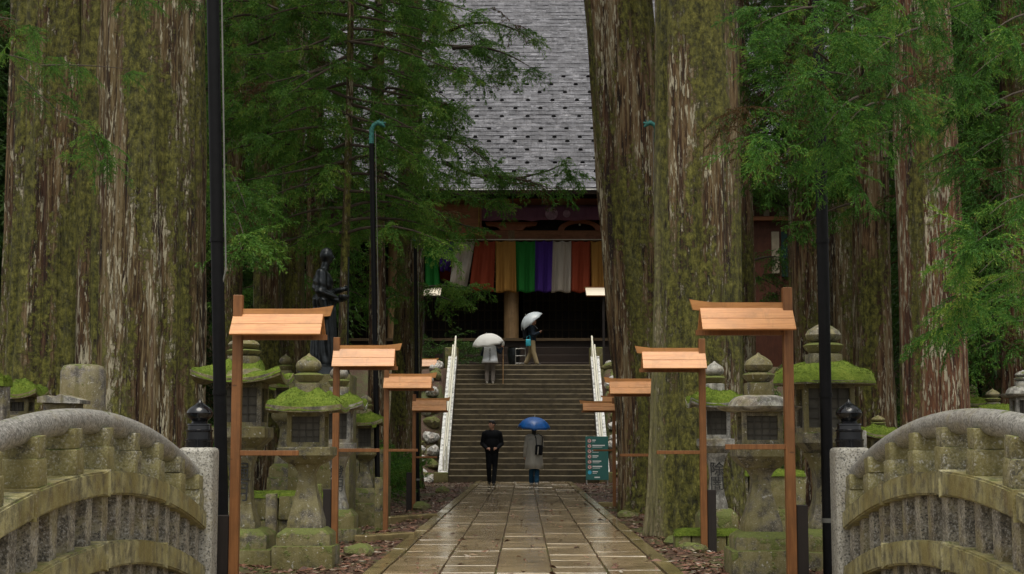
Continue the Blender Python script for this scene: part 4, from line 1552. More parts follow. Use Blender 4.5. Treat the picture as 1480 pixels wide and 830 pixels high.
# ------------------------------------------------------------------ far wood
FAR_CR = []
for i in range(4):
    r = np.random.default_rng(700 + i)
    cr = Crown()
    for k in range(330):
        t = r.uniform(0, 1)
        z = 1.2 + 20 * t
        rr_ = (3.6 * (1 - 0.8 * t)) * np.sqrt(r.uniform(0.08, 1))
        th = r.uniform(0, 6.283)
        cr.put('far', np.array([np.cos(th) * rr_, np.sin(th) * rr_, z]), np.array([np.cos(th), np.sin(th), r.uniform(-.7, .1)]), r.uniform(-.6, .6), r.uniform(0.9, 1.6), r.uniform(-.3, .1), r)
    FAR_CR.append(cr.mesh('crown', M['leaf_far']))
FAR_TR = [trunk_mesh(0.42, 22, 800 + i, M['bark_far'], 24, 24) for i in range(2)]
random.seed(99)
spots = []
for k in range(4000):
    if len(spots) >= 84:
        break
    y = random.uniform(40, 96)
    x = random.uniform(-44, 44)
    ax = abs(x)
    if y < 56 and ax < 9.5:
        continue
    if y >= 53 and ax < 20.5:
        continue
    if ax / y > 0.46:
        continue
    if x > 0 and 8.0 < x < 13 and y < 57:
        continue
    if any((x - q_[0]) ** 2 + (y - q_[1]) ** 2 < 10 for q_ in spots):
        continue
    spots.append((x, y))
for (x, y) in [(-13, 34), (-11.0, 40), (-15, 42), (13.5, 36), (16.5, 32), (15, 44), (14.5, 52), (-12, 52)]:
    spots.append((x, y))
for i, (x, y) in enumerate(spots):
    side_ = 'beyond the monk statue' if x < 0 else 'beyond the reddish cedar'
    t = empty('far_cedar', (x, y, gz(x, y)), random.uniform(0, 6.3), label='dark green cedar of the dense wood ' + side_, cat='tree', group='cedars of the wood ' + side_)
    s_ = random.uniform(0.85, 1.25)
    t.scale = (s_, s_, s_)
    link('trunk', FAR_TR[i % 2], t)
    link('crown', FAR_CR[i % 4], t)

# ------------------------------------------------------------------ wooden lantern shelters
def shelter(px, D, post_top, post_bot, roof_y, sgn, W, bar_y, bar_px, label, pale=False, stake=None, group='roofed wooden posts along the way', z_foot=None):
    """post with a small gable roof reaching towards the path (sgn = +1 reaches to +x)"""
    top = P(px, post_top, D)
    x = top.x
    zf = z_foot if z_foot is not None else P(px, post_bot, D).z
    root = empty('roofed_post', (x, D, zf), label=label, cat='wooden post', group=group)
    k = W / 0.86
    ht = top.z - zf
    pw = 0.088 * k
    MB().box((0, 0, ht / 2 - 0.05), (pw, pw, ht + 0.1), bev=0.004).build('post', M['post_wood'], root)
    zr = P(px, roof_y[0], D).z - zf      # ridge height
    ze = P(px, roof_y[1], D).z - zf      # eave height
    plank = M['pale_wood'] if pale else M['plank_wood']
    dz, dy = (zr - ze), 0.20 * k
    x0, x1 = -sgn * 0.045 * k, sgn * (W - 0.05 * k)
    tilt_ = math.atan2(dz, dy)
    ln = math.hypot(dz, dy)
    for fs in (-1, 1):
        for j in range(2):
            a0, a1 = ln * j / 2 + 0.0015, ln * (j + 1) / 2 - 0.0015
            cx_ = (x0 + x1) / 2
            am = (a0 + a1) / 2
            c = (cx_, fs * (am * math.cos(tilt_) + 0.01), zr - am * math.sin(tilt_))
            rot = Matrix.Rotation(fs * -tilt_, 4, 'X')
            MB().box((0, 0, 0), (abs(x1 - x0), a1 - a0, 0.018), bev=0.002).build('roof_plank', plank, root, False, 40, c, (fs * -tilt_, 0, 0))
    # ridge board with an upturned nose
    rb = []
    xr0, xr1 = sgn * pw * 0.5, sgn * (W + 0.045 * k)
    n = 12
    topl, botl = [], []
    for i in range(n + 1):
        t = i / n
        xx = xr0 + (xr1 - xr0) * t
        up_ = 0.030 * k * max(0, (t - 0.7) / 0.3) ** 1.6
        topl.append((xx, zr + 0.055 * k + up_))
        botl.append((xx - (sgn * 0.03 * k if i == n else 0), zr - 0.022 * k + up_ * 0.3))
    MB().prism(topl + botl[::-1], -0.020 * k, 0.020 * k, 'y').build('ridge_board', M['ridge_wood'], root)
    # gable board and bearer under the roof
    xg = sgn * (W - 0.10 * k)
    MB().prism([(-0.165 * k, ze + 0.012), (0.165 * k, ze + 0.012), (0, zr - 0.03)], min(xg, xg + 0.018), max(xg, xg + 0.018), 'x').build('gable_board', M['post_wood'], root)
    MB().box((sgn * (W / 2), 0, ze - 0.012), (W - 0.02, 0.045 * k, 0.05 * k)).build('bearer', M['post_wood'], root)
    # cross bar
    if bar_y is not None:
        zb2 = P(px, bar_y, D).z - zf
        xb = P(bar_px, bar_y, D).x - x
        MB().box((xb / 2, -0.01, zb2), (abs(xb), 0.036 * k, 0.048 * k), bev=0.003).build('cross_bar', M['post_wood'], root)
    if stake:
        sx_, top_py = stake
        zt = P(px, top_py, D).z - zf
        s_ = MB().box((sx_ * (pw / 2 + 0.055), 0.03, zt / 2 - 0.06), (0.10, 0.09, zt + 0.12), bev=0.005).build('anchor_stake', M['stake'], root)
        s_['label'] = 'dark stake lashed to the post'
    return root


shelter(345, 13.4, 427, 830, (455, 486), 1, 0.800, 655, 432, 'wooden post with little roof next to the bridge end, monk statue behind its roof', stake=(-1, 745))
shelter(487, 18.2, 488, 776, (505, 531), 1, 0.744, 651, 549, 'wooden post with little roof beside the mossy onion topped lantern', stake=(-1, 707))
shelter(559, 21.8, 535, 767, (545, 562), 1, 0.688, 651, 604, 'wooden post with little roof beside the tall dragon headed pole')
shelter(599, 28.2, 570, 744, (579, 594), 1, 0.632, 661, 632, 'wooden post with little roof before the stairs, its roof end touching the handrail in view', stake=(-1, 683))
shelter(1137, 13.4, 416, 832, (446, 479), -1, 0.818, 646, 1048, 'wooden post with little roof next to the bridge end, unmossed bell roofed lantern behind it', stake=(1, 730))
shelter(1014, 17.6, 490, 815, (509, 534), -1, 0.735, 654, 949, 'wooden post with little roof in front of the thick moss speckled cedar', stake=(1, 708))
shelter(948, 22.3, 536, 760, (552, 570), -1, 0.725, 658, 896, 'wooden post with little roof overlapping the leaning cedar')
shelter(887, 28.6, 575, 724, (583, 594), -1, 0.614, 651, 857, 'wooden post with little roof whose bar crosses the green notice board')
shelter(893, 31.0, 566, 712, (574, 588), -1, 0.335, None, 0, 'wooden post with short roof half hidden behind the leaning cedar')
z_t = TERR - 0.02
shelter(605, 51.5, 514, 0, (520, 530), 1, 0.651, None, 0, 'wooden post with little roof at the head of the bank beside the newel stone', z_foot=gz(P(605, 514, 51.5).x, 51.5) - 0.05)
ge_ = G('lamp_paper')
M['lamp_paper'] = ge_.surf((0.85, 0.78, 0.66), 0.6)
ge_.b.inputs['Emission Color'].default_value = (1.0, 0.86, 0.64, 1)
ge_.b.inputs['Emission Strength'].default_value = 0.5
for px, sgn, nm in ((612, 1, 'green'), (872, -1, 'yellow')):
    tp_ = P(px, 416, 56.2)
    lp = empty('lamp_post', (tp_.x, 56.2, TERR), label='lit box lamp on a dark post below the %s end of the curtain' % nm, cat='lamp', group='lit lamps before the hall')
    ht_ = tp_.z - TERR
    MB().box((0, 0, ht_ / 2 - 0.1), (0.09, 0.09, ht_ + 0.1)).build('post', M['stake'], lp)
    MB().prism([(-0.05 * sgn, ht_ - 0.30), (0.62 * sgn, ht_ - 0.30), (0.66 * sgn, ht_ - 0.02), (-0.09 * sgn, ht_ - 0.02)], -0.17, 0.17, 'y').build('shade', M['lamp_paper'], lp)
    MB().box((0.29 * sgn, 0, ht_ + 0.0), (0.86, 0.44, 0.035)).build('lid', M['post_wood'], lp)
    MB().box((0.29 * sgn, 0, ht_ - 0.315), (0.70, 0.38, 0.03)).build('tray', M['post_wood'], lp)


# ------------------------------------------------------------------ stone lanterns
def kasa(wd, h, edge, up, n=18, pw=1.35, top=0.20):
    """square umbrella roof with lifted corners"""
    g_ = np.linspace(-1, 1, n + 1)
    vs_, fs_ = [], []
    for lay in (0, 1):
        for v in g_:
            for u in g_:
                r_ = max(abs(u), abs(v))
                c_ = (abs(u) * abs(v)) ** 2.2
                if lay == 0:
                    t = max(0, (r_ - top) / (1 - top))
                    z = edge + (h - edge) * (1 - t) ** pw + up * c_
                else:
                    z = up * c_ * 0.9 + (0.02 if r_ < 0.8 else 0)
                vs_.append((u * wd / 2, v * wd / 2, z))
    m = n + 1
    for j in range(n):
        for i in range(n):
            a = j * m + i
            fs_.append((a, a + 1, a + m + 1, a + m))
            b_ = m * m + a
            fs_.append((b_, b_ + m, b_ + m + 1, b_ + 1))
    for i in range(n):
        for (a, a2) in ((i, i + 1), (n * m + i, n * m + i + 1), (i * m, (i + 1) * m), (i * m + n, (i + 1) * m + n)):
            fs_.append((a, a2, m * m + a2, m * m + a))
    mb = MB()
    mb.add(vs_, fs_)
    return mb


def moss_cap(wd, h, edge, up, seed, round_=False, cover=0.9, pw=1.35, top=0.2, thick=0.085):
    """lumpy cushion of moss over a lantern roof, with a nap of short blades"""
    r = np.random.default_rng(seed)
    n = 44
    u, v = np.meshgrid(np.linspace(-1.0, 1.0, n), np.linspace(-1.0, 1.0, n))
    rr_ = np.maximum(abs(u), abs(v))
    if round_:
        hy = np.maximum(np.hypot(u, v), 1e-6)
        u, v = u * rr_ / hy, v * rr_ / hy
        c_ = 0 * u
    else:
        c_ = (abs(u) * abs(v)) ** 2.2
    t = np.clip((rr_ - top) / (1 - top), 0, 1)
    z = edge + (h - edge) * (1 - t) ** pw + up * c_
    lump = vnoise(u * 3.0 + 20 + seed, v * 3.0 + 20, seed) * 0.75 + vnoise(u * 8 + 20, v * 8 + 20, seed + 1) * 0.35
    mask = np.clip((vnoise(u * 1.7 + 31, v * 1.7 + 11 + seed, seed + 5) - (1 - cover) * 0.8) * 5.0, -1, 1)
    if not round_:
        mask = np.minimum(mask, np.clip((1.02 - cover * 0 - c_ * (1.6 - cover)) * 6, -1, 1))
    dome = 1 - rr_ ** 9
    z = z + thick * (0.30 + lump * 0.95) * np.clip(mask, 0, 1) ** 0.5 * (0.25 + 0.75 * dome) - 0.05 * (mask <= 0) - 0.05 * (rr_ > 0.99)
    X, Y = u * wd / 2 * (1 + 0.02 * lump), v * wd / 2 * (1 + 0.02 * lump)
    V = np.stack([X.ravel(), Y.ravel(), z.ravel()], 1)
    ii = np.arange(n * n).reshape(n, n)
    F = np.stack([ii[:-1, :-1].ravel(), ii[:-1, 1:].ravel(), ii[1:, 1:].ravel(), ii[1:, :-1].ravel()], 1)
    nb_ = 5000
    idx = r.integers(0, n * n, nb_)
    ok = (mask.ravel()[idx] > 0.1) & (rr_.ravel()[idx] < 0.985)
    idx = idx[ok]
    p = V[idx] + np.stack([r.uniform(-.5, .5, len(idx)) * wd / n, r.uniform(-.5, .5, len(idx)) * wd / n, np.full(len(idx), -0.004)], 1)
    d = unit(np.stack([r.normal(0, .6, len(idx)) + p[:, 0] / wd, r.normal(0, .6, len(idx)) + p[:, 1] / wd, np.ones(len(idx))], 1))
    sd = unit(np.cross(d, r.normal(size=(len(idx), 3))))
    tri = np.stack([p - sd * 0.0028, p + sd * 0.0028, p + d * r.uniform(0.008, 0.020, (len(idx), 1))], 1).reshape(-1, 3)
    me = bpy.data.meshes.new('moss_cap')
    nv = len(V)
    faces = [tuple(f) for f in F.tolist()] + [(nv + 3 * i, nv + 3 * i + 1, nv + 3 * i + 2) for i in range(len(idx))]
    me.from_pydata(np.concatenate([V, tri]).tolist(), [], faces)
    me.polygons.foreach_set('use_smooth', [i < len(F) for i in range(len(faces))])
    me.materials.append(M['moss'])
    return me


def lantern(px, D, ys, wd, label, mat='lantern_stone', moss=0.9, text=None, roof='square', rot=0.0, seed=1, shaft='hour', chudai=None, foot=None, lift=0.07, group='old stone lanterns beside the path', jewel=True):
    """ys: pixel rows -> jewel top, neck, roof top, roof edge, box bottom, platform bottom, shaft bottom, base1 bottom, base2 bottom"""
    z = [P(px, y, D).z for y in ys]
    x = P(px, 640, D).x
    zg = min(z[-1], gz(x, D))
    z[-1] = zg - 0.05
    root = empty('stone_lantern', (x, D, zg), rot, label=label, cat='stone lantern', group=group)
    z = [q_ - zg for q_ in z]
    jt, nk, rt, re_, bb, cb, sb, b1, b2 = z
    ms = M[mat]
    # base stones
    w2, w1 = foot or (wd * 0.82, wd * 0.72)
    MB().box((0, 0, (b1 + b2) / 2), (w2, w2, b1 - b2), bev=0.02, seg=2, jit=0.012).build('base_stone', M['base_stone'], root, True)
    hb = sb - b1
    mb = MB()
    mb.lathe([(w1 * 0.5, b1 - 0.005), (w1 * 0.5, b1 + hb * 0.62), (w1 * 0.485, b1 + hb * 0.72), (w1 * 0.36, sb)], 32, sq=0.92)
    mb.build('plinth', M['base_stone'], root, True, 35)
    # shaft
    hs = cb - sb
    ws = wd * 0.475
    if shaft == 'hour':
        pr = [(0.50, 0.0), (0.50, 0.10), (0.47, 0.16), (0.36, 0.40), (0.27, 0.62), (0.235, 0.78), (0.25, 0.86), (0.32, 0.94), (0.42, 1.0)]
    else:
        pr = [(0.42, 0.0), (0.42, 0.06), (0.36, 0.16), (0.28, 0.34), (0.25, 0.55), (0.27, 0.75), (0.34, 0.90), (0.44, 1.0)]
    mb = MB()
    mb.lathe([(ws * a, sb + hs * b_) for a, b_ in pr], 40, sq=0.88)
    sh = mb.build('shaft', ms, root, True, 35)
    # platform under the fire box
    hc = bb - cb
    cw = chudai or wd * 0.64
    MB().lathe([(cw * 0.32, cb), (cw * 0.42, cb + hc * 0.25), (cw * 0.5, cb + hc * 0.5), (cw * 0.5, bb - 0.012), (cw * 0.47, bb)], 40, sq=0.92).build('platform', ms, root, True, 35)
    # fire box with a latticed opening
    hf = re_ - bb
    fw = wd * 0.50
    tf = 0.045
    fb = MB()
    for sx in (-1, 1):
        for sy in (-1, 1):
            fb.box((sx * (fw / 2 - tf / 2), sy * (fw / 2 - tf / 2), bb + hf / 2), (tf, tf, hf + 0.04), bev=0.004)
    fb.box((0, 0, bb + 0.022), (fw - 0.006, fw - 0.006, 0.045))
    fb.box((0, 0, re_ - 0.012), (fw - 0.006, fw - 0.006, 0.05))
    fb.box((0, 0, bb + hf / 2), (fw - 0.11, fw - 0.11, hf))
    fx = fb.build('fire_box', ms, root)
    for sy in (-1, 1):
        for k in range(3):
            MB().box(((k - 1) * fw * 0.19, sy * (fw / 2 - 0.03), bb + hf / 2), (0.010, 0.010, hf - 0.07)).build('lattice_bar', M['lattice'], fx)
        for k in range(3):
            MB().box((0, sy * (fw / 2 - 0.034), bb + hf * (0.3 + 0.2 * k)), (fw - 2 * tf, 0.008, 0.008)).build('lattice_bar', M['lattice'], fx)
        MB().box((0, sy * (fw / 2 - 0.048), bb + hf / 2), (fw - 2 * tf, 0.008, hf - 0.06)).build('shutter', M['shutter'], fx)
    # roof
    hr = rt - re_
    if roof == 'square':
        rf = kasa(wd, hr, 0.05, lift).build('roof', ms, root, True, 40, (0, 0, re_))
        if moss:
            rf2 = link('moss_cap', moss_cap(wd, hr, 0.05, lift, seed, False, moss), rf)
    elif roof == 'round':
        pr = [(0.0, 0.01), (wd * 0.40, 0.01), (wd * 0.5, 0.0), (wd * 0.505, 0.03), (wd * 0.43, hr * 0.22), (wd * 0.34, hr * 0.55), (wd * 0.27, hr * 0.85), (wd * 0.18, hr), (0, hr)]
        rf = MB().lathe(pr, 36).build('roof', ms, root, True, 35, (0, 0, re_))
        if moss:
            link('moss_cap', moss_cap(wd * 1.0, hr, 0.045, 0, seed, True, moss, 0.62, 0.1, 0.085), rf)
    else:   # bell shaped with a thin turned-up rim
        pr = [(0.0, 0.012), (wd * 0.36, 0.000), (wd * 0.46, 0.014), (wd * 0.525, 0.042), (wd * 0.53, 0.050), (wd * 0.45, 0.036), (wd * 0.39, hr * 0.34), (wd * 0.36, hr * 0.62), (wd * 0.31, hr * 0.84), (wd * 0.22, hr * 0.97), (wd * 0.12, hr), (0, hr)]
        rf = MB().lathe(pr, 36, sq=0.18).build('roof', M['lantern_pale'], root, True, 35, (0, 0, re_))
    # neck stone, lotus ring, jewel
    jw = wd * 0.190
    hj = jt - rt
    MB().lathe([(0, rt - 0.03), (jw * 0.92, rt - 0.03), (jw * 0.98, rt + hj * 0.10), (jw * 0.95, rt + hj * 0.27), (jw * 0.8, rt + hj * 0.29), (0, rt + hj * 0.29)], 28, sq=0.35).build('neck_stone', ms, root, True, 35)
    if jewel:
        MB().lathe([(0, rt + hj * 0.28), (jw * 0.62, rt + hj * 0.28), (jw * 0.95, rt + hj * 0.38), (jw * 1.08, rt + hj * 0.47), (jw * 0.85, rt + hj * 0.52), (jw * 0.5, rt + hj * 0.54), (0, rt + hj * 0.54)], 28).build('lotus_ring', M['base_stone'] if moss else ms, root, True, 35)
        MB().lathe([(0, rt + hj * 0.52), (jw * 0.55, rt + hj * 0.53), (jw * 0.88, rt + hj * 0.62), (jw * 0.95, rt + hj * 0.70), (jw * 0.82, rt + hj * 0.80), (jw * 0.45, rt + hj * 0.90), (jw * 0.16, rt + hj * 0.955), (jw * 0.06, jt), (0, jt)], 28).build('jewel', ms, root, True, 40)
    if text:
        rr_ = ws * 0.275
        sz = hs * 0.27
        tm = text_mesh('carved_letters', text, sz, M['ink'], 0.004, True, 0.95)
        # the shaft front leans back; lay the characters on it
        ang = math.atan2((0.36 - 0.25) * ws, 0.40 * hs)
        link('carved_letters', tm, sh, (0, -(ws * 0.315 + 0.018), sb + hs * 0.57), (math.pi / 2 - ang, 0, 0))
    return root


lantern(350, 15.6, (486, 500, 527, 556, 617, 648, 763, 790, 832), 0.90, 'broad stone lantern carved 遍明, its moss covered roof with bare upturned corner', text='遍明', moss=0.78, seed=3, lift=0.09, shaft='curve', mat='lantern_stone', chudai=0.56)
lantern(445, 14.9, (511, 540, 571, 597, 646, 670, 762, 788, 822), 0.72, 'stone lantern with brown stained hourglass shaft under a thick moss cap', moss=0.97, seed=4, lift=0.03, chudai=0.52)
lantern(489, 19.0, (526, 548, 573, 594, 640, 660, 736, 764, 790), 0.66, 'pale stone lantern half hidden behind a wooden post', mat='lantern_pale', text='燈明', moss=0.85, seed=5, shaft='curve')
lantern(1098, 14.1, (510, 540, 571, 596, 643, 676, 767, 793, 826), 0.74, 'stone lantern with bare bell shaped roof and thin turned up rim', moss=0, roof='bell', seed=6, chudai=0.50)
lantern(1034, 18.2, (522, 545, 568, 590, 634, 655, 735, 765, 790), 0.64, 'pale stone lantern carved 除闇 under a small moss cap', mat='lantern_pale', text='除闇', moss=0.95, seed=7, shaft='curve')
lantern(1193, 15.0, (465, 500, 531, 557, 625, 655, 763, 795, 834), 0.98, 'largest stone lantern, with wide rounded mossy roof, behind a black pole', moss=1.0, roof='round', text='奉納', seed=8, shaft='curve', chudai=0.52, mat='lantern_stone')
# smaller ones behind the railings and deeper in the wood
lantern(28, 18.5, (538, 545, 556, 577, 600, 620, 690, 730, 770), 0.52, 'low lantern with a mossy top behind the bridge railing, before the huge cedar', moss=1.0, seed=9, jewel=False)
lantern(1437, 24, (562, 575, 590, 600, 628, 640, 690, 720, 760), 0.62, 'small dull stone lantern beside the reddish cedar', moss=0.5, seed=10)
lantern(1407, 30, (556, 566, 576, 588, 612, 625, 670, 690, 730), 0.60, 'small mossy stone lantern deep in the wood past the reddish cedar', moss=0.9, seed=11)
lantern(1482, 21, (535, 548, 558, 575, 612, 630, 690, 720, 768), 0.62, 'stone lantern with pale bare roof at the edge of a leafy plant', moss=0, roof='bell', seed=12, mat='lantern_pale')
lantern(411, 30, (512, 528, 545, 562, 596, 612, 670, 690, 725), 0.72, 'slender far lantern seen between the two mossy lanterns', moss=0.6, seed=13)
lantern(463, 24, (572, 585, 596, 610, 640, 652, 700, 724, 752), 0.55, 'squat far lantern between the hourglass lantern and a wooden post', moss=0.8, seed=14)
lantern(528, 25, (570, 585, 600, 616, 650, 664, 705, 726, 745), 0.60, 'dark far lantern next to the tall dragon headed pole', moss=0.7, seed=15)
lantern(1270, 22, (600, 612, 622, 634, 660, 676, 715, 735, 762), 0.55, 'low stone lantern between the black finial and the reddish cedar', moss=0.6, seed=16)


# gravestones and boundary stones
def stone_post(px, D, y0, y1, wpx, label, round_=True, mat='grave_stone', name='memorial_stone', cat='stone', foot=True, moss_top=False):
    a, b_ = P(px, y0, D), P(px, y1, D)
    zg = gz(a.x, D)
    root = empty(name, (a.x, D, zg), random.uniform(-.15, .15), label=label, cat=cat)
    wd = wpx * D / FPX
    h = a.z - zg
    if round_:
        MB().lathe([(0, -0.05), (wd * 0.5, -0.05), (wd * 0.505, h * 0.5), (wd * 0.49, h - 0.08), (wd * 0.43, h - 0.02), (wd * 0.3, h), (0, h)], 28, sq=0.3).build('pillar_stone', M[mat], root, True, 50)
    else:
        MB().box((0, 0, h / 2 - 0.02), (wd, wd * 0.7, h + 0.04), bev=0.02, seg=2, jit=0.01).build('pillar_stone', M[mat], root, True)
    if foot:
        MB().box((0, 0, 0.06), (wd * 1.5, wd * 1.3, 0.24), bev=0.03, seg=2, jit=0.01).build('base_stone', M['base_stone'], root, True)
    if moss_top:
        link('moss_cap', moss_cap(wd * 1.02, 0.05, 0.03, 0, 77 + int(px), False, 0.97), root, (0, 0, h - 0.02))
    return root


random.seed(31)
stone_post(121, 17.8, 527, 700, 62, 'round topped purple grey memorial stone before the huge double cedar')
stone_post(-5, 17.0, 556, 700, 34, 'square mossy stone at the foot of the huge cedar', False, moss_top=True)
rt_ = P(92, 572, 16.6)
hs_ = empty('small_shrine_stone', (rt_.x, 16.6, gz(rt_.x, 16.6)), label='low stone with pale double peaked roof behind the bridge railing', cat='stone')
hz = rt_.z - hs_.location.z
MB().box((0, 0, hz / 2 - 0.06), (0.36, 0.3, hz - 0.02), bev=0.02).build('body', M['grave_stone'], hs_)
MB().prism([(-0.22, hz - 0.08), (-0.22, hz - 0.02), (-0.12, hz), (-0.06, hz - 0.03), (0.02, hz + 0.01), (0.24, hz - 0.05), (0.24, hz - 0.09)], -0.22, 0.2, 'y').build('roof', M['lantern_pale'], hs_)
stone_post(393, 19.5, 713, 780, 15, 'thin grey stone stake between the broad lantern and the hourglass lantern', False, foot=False, mat='lantern_stone')
stone_post(452, 20.5, 700, 775, 26, 'mossy stone post behind the hourglass shafted lantern', False, mat='base_stone')
stone_post(548, 22.0, 690, 760, 12, 'mossy stake beside the third wooden post', False, foot=False, mat='base_stone')
stone_post(1243, 20.0, 622, 750, 16, 'narrow grey stone post behind the black finial of the railing', False, mat='lantern_pale')

# mossy stone terraces behind the lanterns
def terrace(px0, px1, y0, y1, D, depth, label, n, rows=2):
    a, b_ = P(px0, y0, D), P(px1, y0, D)
    zg = min(gz(a.x, D), gz(b_.x, D)) - 0.05
    root = empty('stone_terrace', ((a.x + b_.x) / 2, D, zg), label=label, cat='stone wall')
    h = a.z - zg
    xs_ = np.linspace(a.x, b_.x, n + 1) - root.location.x
    for i in range(n):
        for j in range(rows):
            MB().box(((xs_[i] + xs_[i + 1]) / 2, depth / 2 + random.uniform(-.02, .02), h * (j + 0.5) / rows), (xs_[i + 1] - xs_[i] - 0.006, depth, h / rows - 0.004), bev=0.02, seg=2, jit=0.012).build('wall_stone', M['base_stone'], root, True)
    mc = moss_cap(1.0, 0.03, 0.02, 0, 300 + int(px0), False, 0.95, thick=0.04)
    o = link('moss_cap', mc, root, (0, depth / 2, h - 0.02))
    o.scale = (abs(b_.x - a.x), depth, 1)


terrace(1055, 1165, 684, 760, 19.5, 0.7, 'low mossy stone terrace behind the bell roofed lantern', 4)
terrace(975, 1075, 770, 790, 17.75, 0.22, 'low mossy stone kerb at the foot of the lantern carved 除闇', 4, 1)
terrace(300, 470, 716, 770, 21.5, 0.7, 'mossy stone terrace behind the broad carved lantern', 5)
terrace(500, 560, 650, 740, 27.0, 0.8, 'mossy stone platform beside the tall dragon headed pole', 3)

# ------------------------------------------------------------------ black poles with bronze dragon heads
def pole(pt, pb, D, rad, label, sgn, cable=True):
    a, b_ = P(pt[0], pt[1], D), P(pb[0], pb[1], D)
    zg = gz(b_.x, D) - 0.03
    d = (a - b_)
    b_ = b_ + d * ((zg - b_.z) / d.z)
    root = empty('dragon_pole', b_, label=label, cat='pole', group='black poles with green dragon heads')
    v = a - b_
    MB().tube([(0, 0, 0), v * 0.5, v], rad, 16).build('shaft', M['black_metal'], root, True, 60)
    # neck and head
    s = rad / 0.058
    n_pts = [v + Vector((0, 0, -0.02)), v + Vector((0, 0, 0.30 * s)), v + Vector((sgn * 0.05 * s, 0, 0.40 * s)), v + Vector((sgn * 0.14 * s, 0, 0.45 * s)), v + Vector((sgn * 0.22 * s, 0, 0.42 * s)), v + Vector((sgn * 0.30 * s, 0, 0.35 * s))]
    hd = MB().tube(n_pts, [0.060 * s, 0.052 * s, 0.052 * s, 0.060 * s, 0.055 * s, 0.022 * s], 14).build('dragon_neck', M['verdigris'], root, True, 60)
    hp = v + Vector((sgn * 0.20 * s, 0, 0.43 * s))
    m = MB()
    m.tube([hp, hp + Vector((sgn * 0.12 * s, 0, 0.02 * s))], [0.045 * s, 0.02 * s], 8)
    m.tube([hp + Vector((-sgn * 0.03 * s, 0, 0.03 * s)), hp + Vector((-sgn * 0.02 * s, 0, 0.11 * s))], [0.02 * s, 0.004 * s], 6)
    m.tube([hp + Vector((sgn * 0.03 * s, 0, 0.03 * s)), hp + Vector((sgn * 0.06 * s, 0, 0.10 * s))], [0.018 * s, 0.004 * s], 6)
    m.tube([hp + Vector((sgn * 0.03 * s, 0, -0.04 * s)), hp + Vector((sgn * 0.10 * s, 0, -0.09 * s))], [0.022 * s, 0.008 * s], 6)
    m.build('dragon_head', M['verdigris'], hd, True, 50)
    if cable:
        off = Vector((sgn * (rad + 0.022), -0.03, 0))
        MB().tube([v + off + Vector((0, 0, 0.25 * s)), v * 0.5 + off, v * 0.48 + off * 0.6], 0.008 * s, 6).build('cable', M['cable'], root)
    for t_ in (0.10, 0.30, 0.55):
        c = v * t_
        MB().lathe([(rad * 1.01, -0.02), (rad * 1.12, -0.02), (rad * 1.12, 0.02), (rad * 1.01, 0.02)], 16).build('clamp', M['cable'] if t_ == .1 else M['black_metal'], root, True, 30, c)
    return root


pole((307, -40), (320, 700), 14.0, 0.060, 'black pole beside the bridge end, in front of the lantern carved 遍明', 1)
pole((537, 206), (545, 660), 25.0, 0.043, 'black pole with green dragon head against dark foliage', 1)
pole((600, 350), (604, 700), 33.0, 0.040, 'black pole with green dragon head close to the stairs', 1)
pole((1181, -40), (1196, 700), 14.0, 0.055, 'black pole beside the bridge end, in front of the widest mossy lantern', -1, False)
pole((949, 204), (957, 660), 25.0, 0.040, 'black pole whose green dragon head peeps out between two cedars', -1)


# ------------------------------------------------------------------ figures
def capsule(mb, a, ra, b_, rb, n=14, m=5):
    a, b_ = Vector(a), Vector(b_)
    ax = b_ - a
    L = ax.length
    t = ax.normalized() if L > 1e-6 else Vector((0, 0, 1))
    pts, rad = [], []
    for i in range(m + 1):
        q_ = math.pi / 2 * (1 - i / m)
        pts.append(a - t * ra * math.sin(q_))
        rad.append(max(1e-4, ra * math.cos(q_)))
    for i in range(m + 1):
        q_ = math.pi / 2 * (i / m)
        pts.append(b_ + t * rb * math.sin(q_))
        rad.append(max(1e-4, rb * math.cos(q_)))
    mb.tube(pts, rad, n)


def ellipsoid(mb, c, r3, rot=None, n=18):
    vs_, fs_ = [], []
    m = 12
    Rm = (rot or Euler((0, 0, 0))).to_matrix()
    for j in range(m + 1):
        ph = math.pi * j / m
        for k in range(n):
            th = 2 * math.pi * k / n
            v = Vector((max(1e-4, math.sin(ph)) * math.cos(th) * r3[0], max(1e-4, math.sin(ph)) * math.sin(th) * r3[1], math.cos(ph) * r3[2]))
            vs_.append(Vector(c) + Rm @ v)
    for j in range(m):
        for k in range(n):
            k2 = (k + 1) % n
            fs_.append((j * n + k, j * n + k2, (j + 1) * n + k2, (j + 1) * n + k))
    fs_.append(tuple(range(n)))
    fs_.append(tuple(range(m * n + n - 1, m * n - 1, -1)))
    mb.add(vs_, fs_)


def bulk(prims, f, ids=(0, 1, 4)):
    out = []
    for p in prims:
        k_ = f if p[-1] in ids else 1.0
        out.append((p[0], p[1], p[2] * k_, p[3], p[4] * k_, p[5]) if p[0] == 'c' else (p[0], p[1], tuple(q * k_ for q in p[2]), p[3], p[4]))
    return out


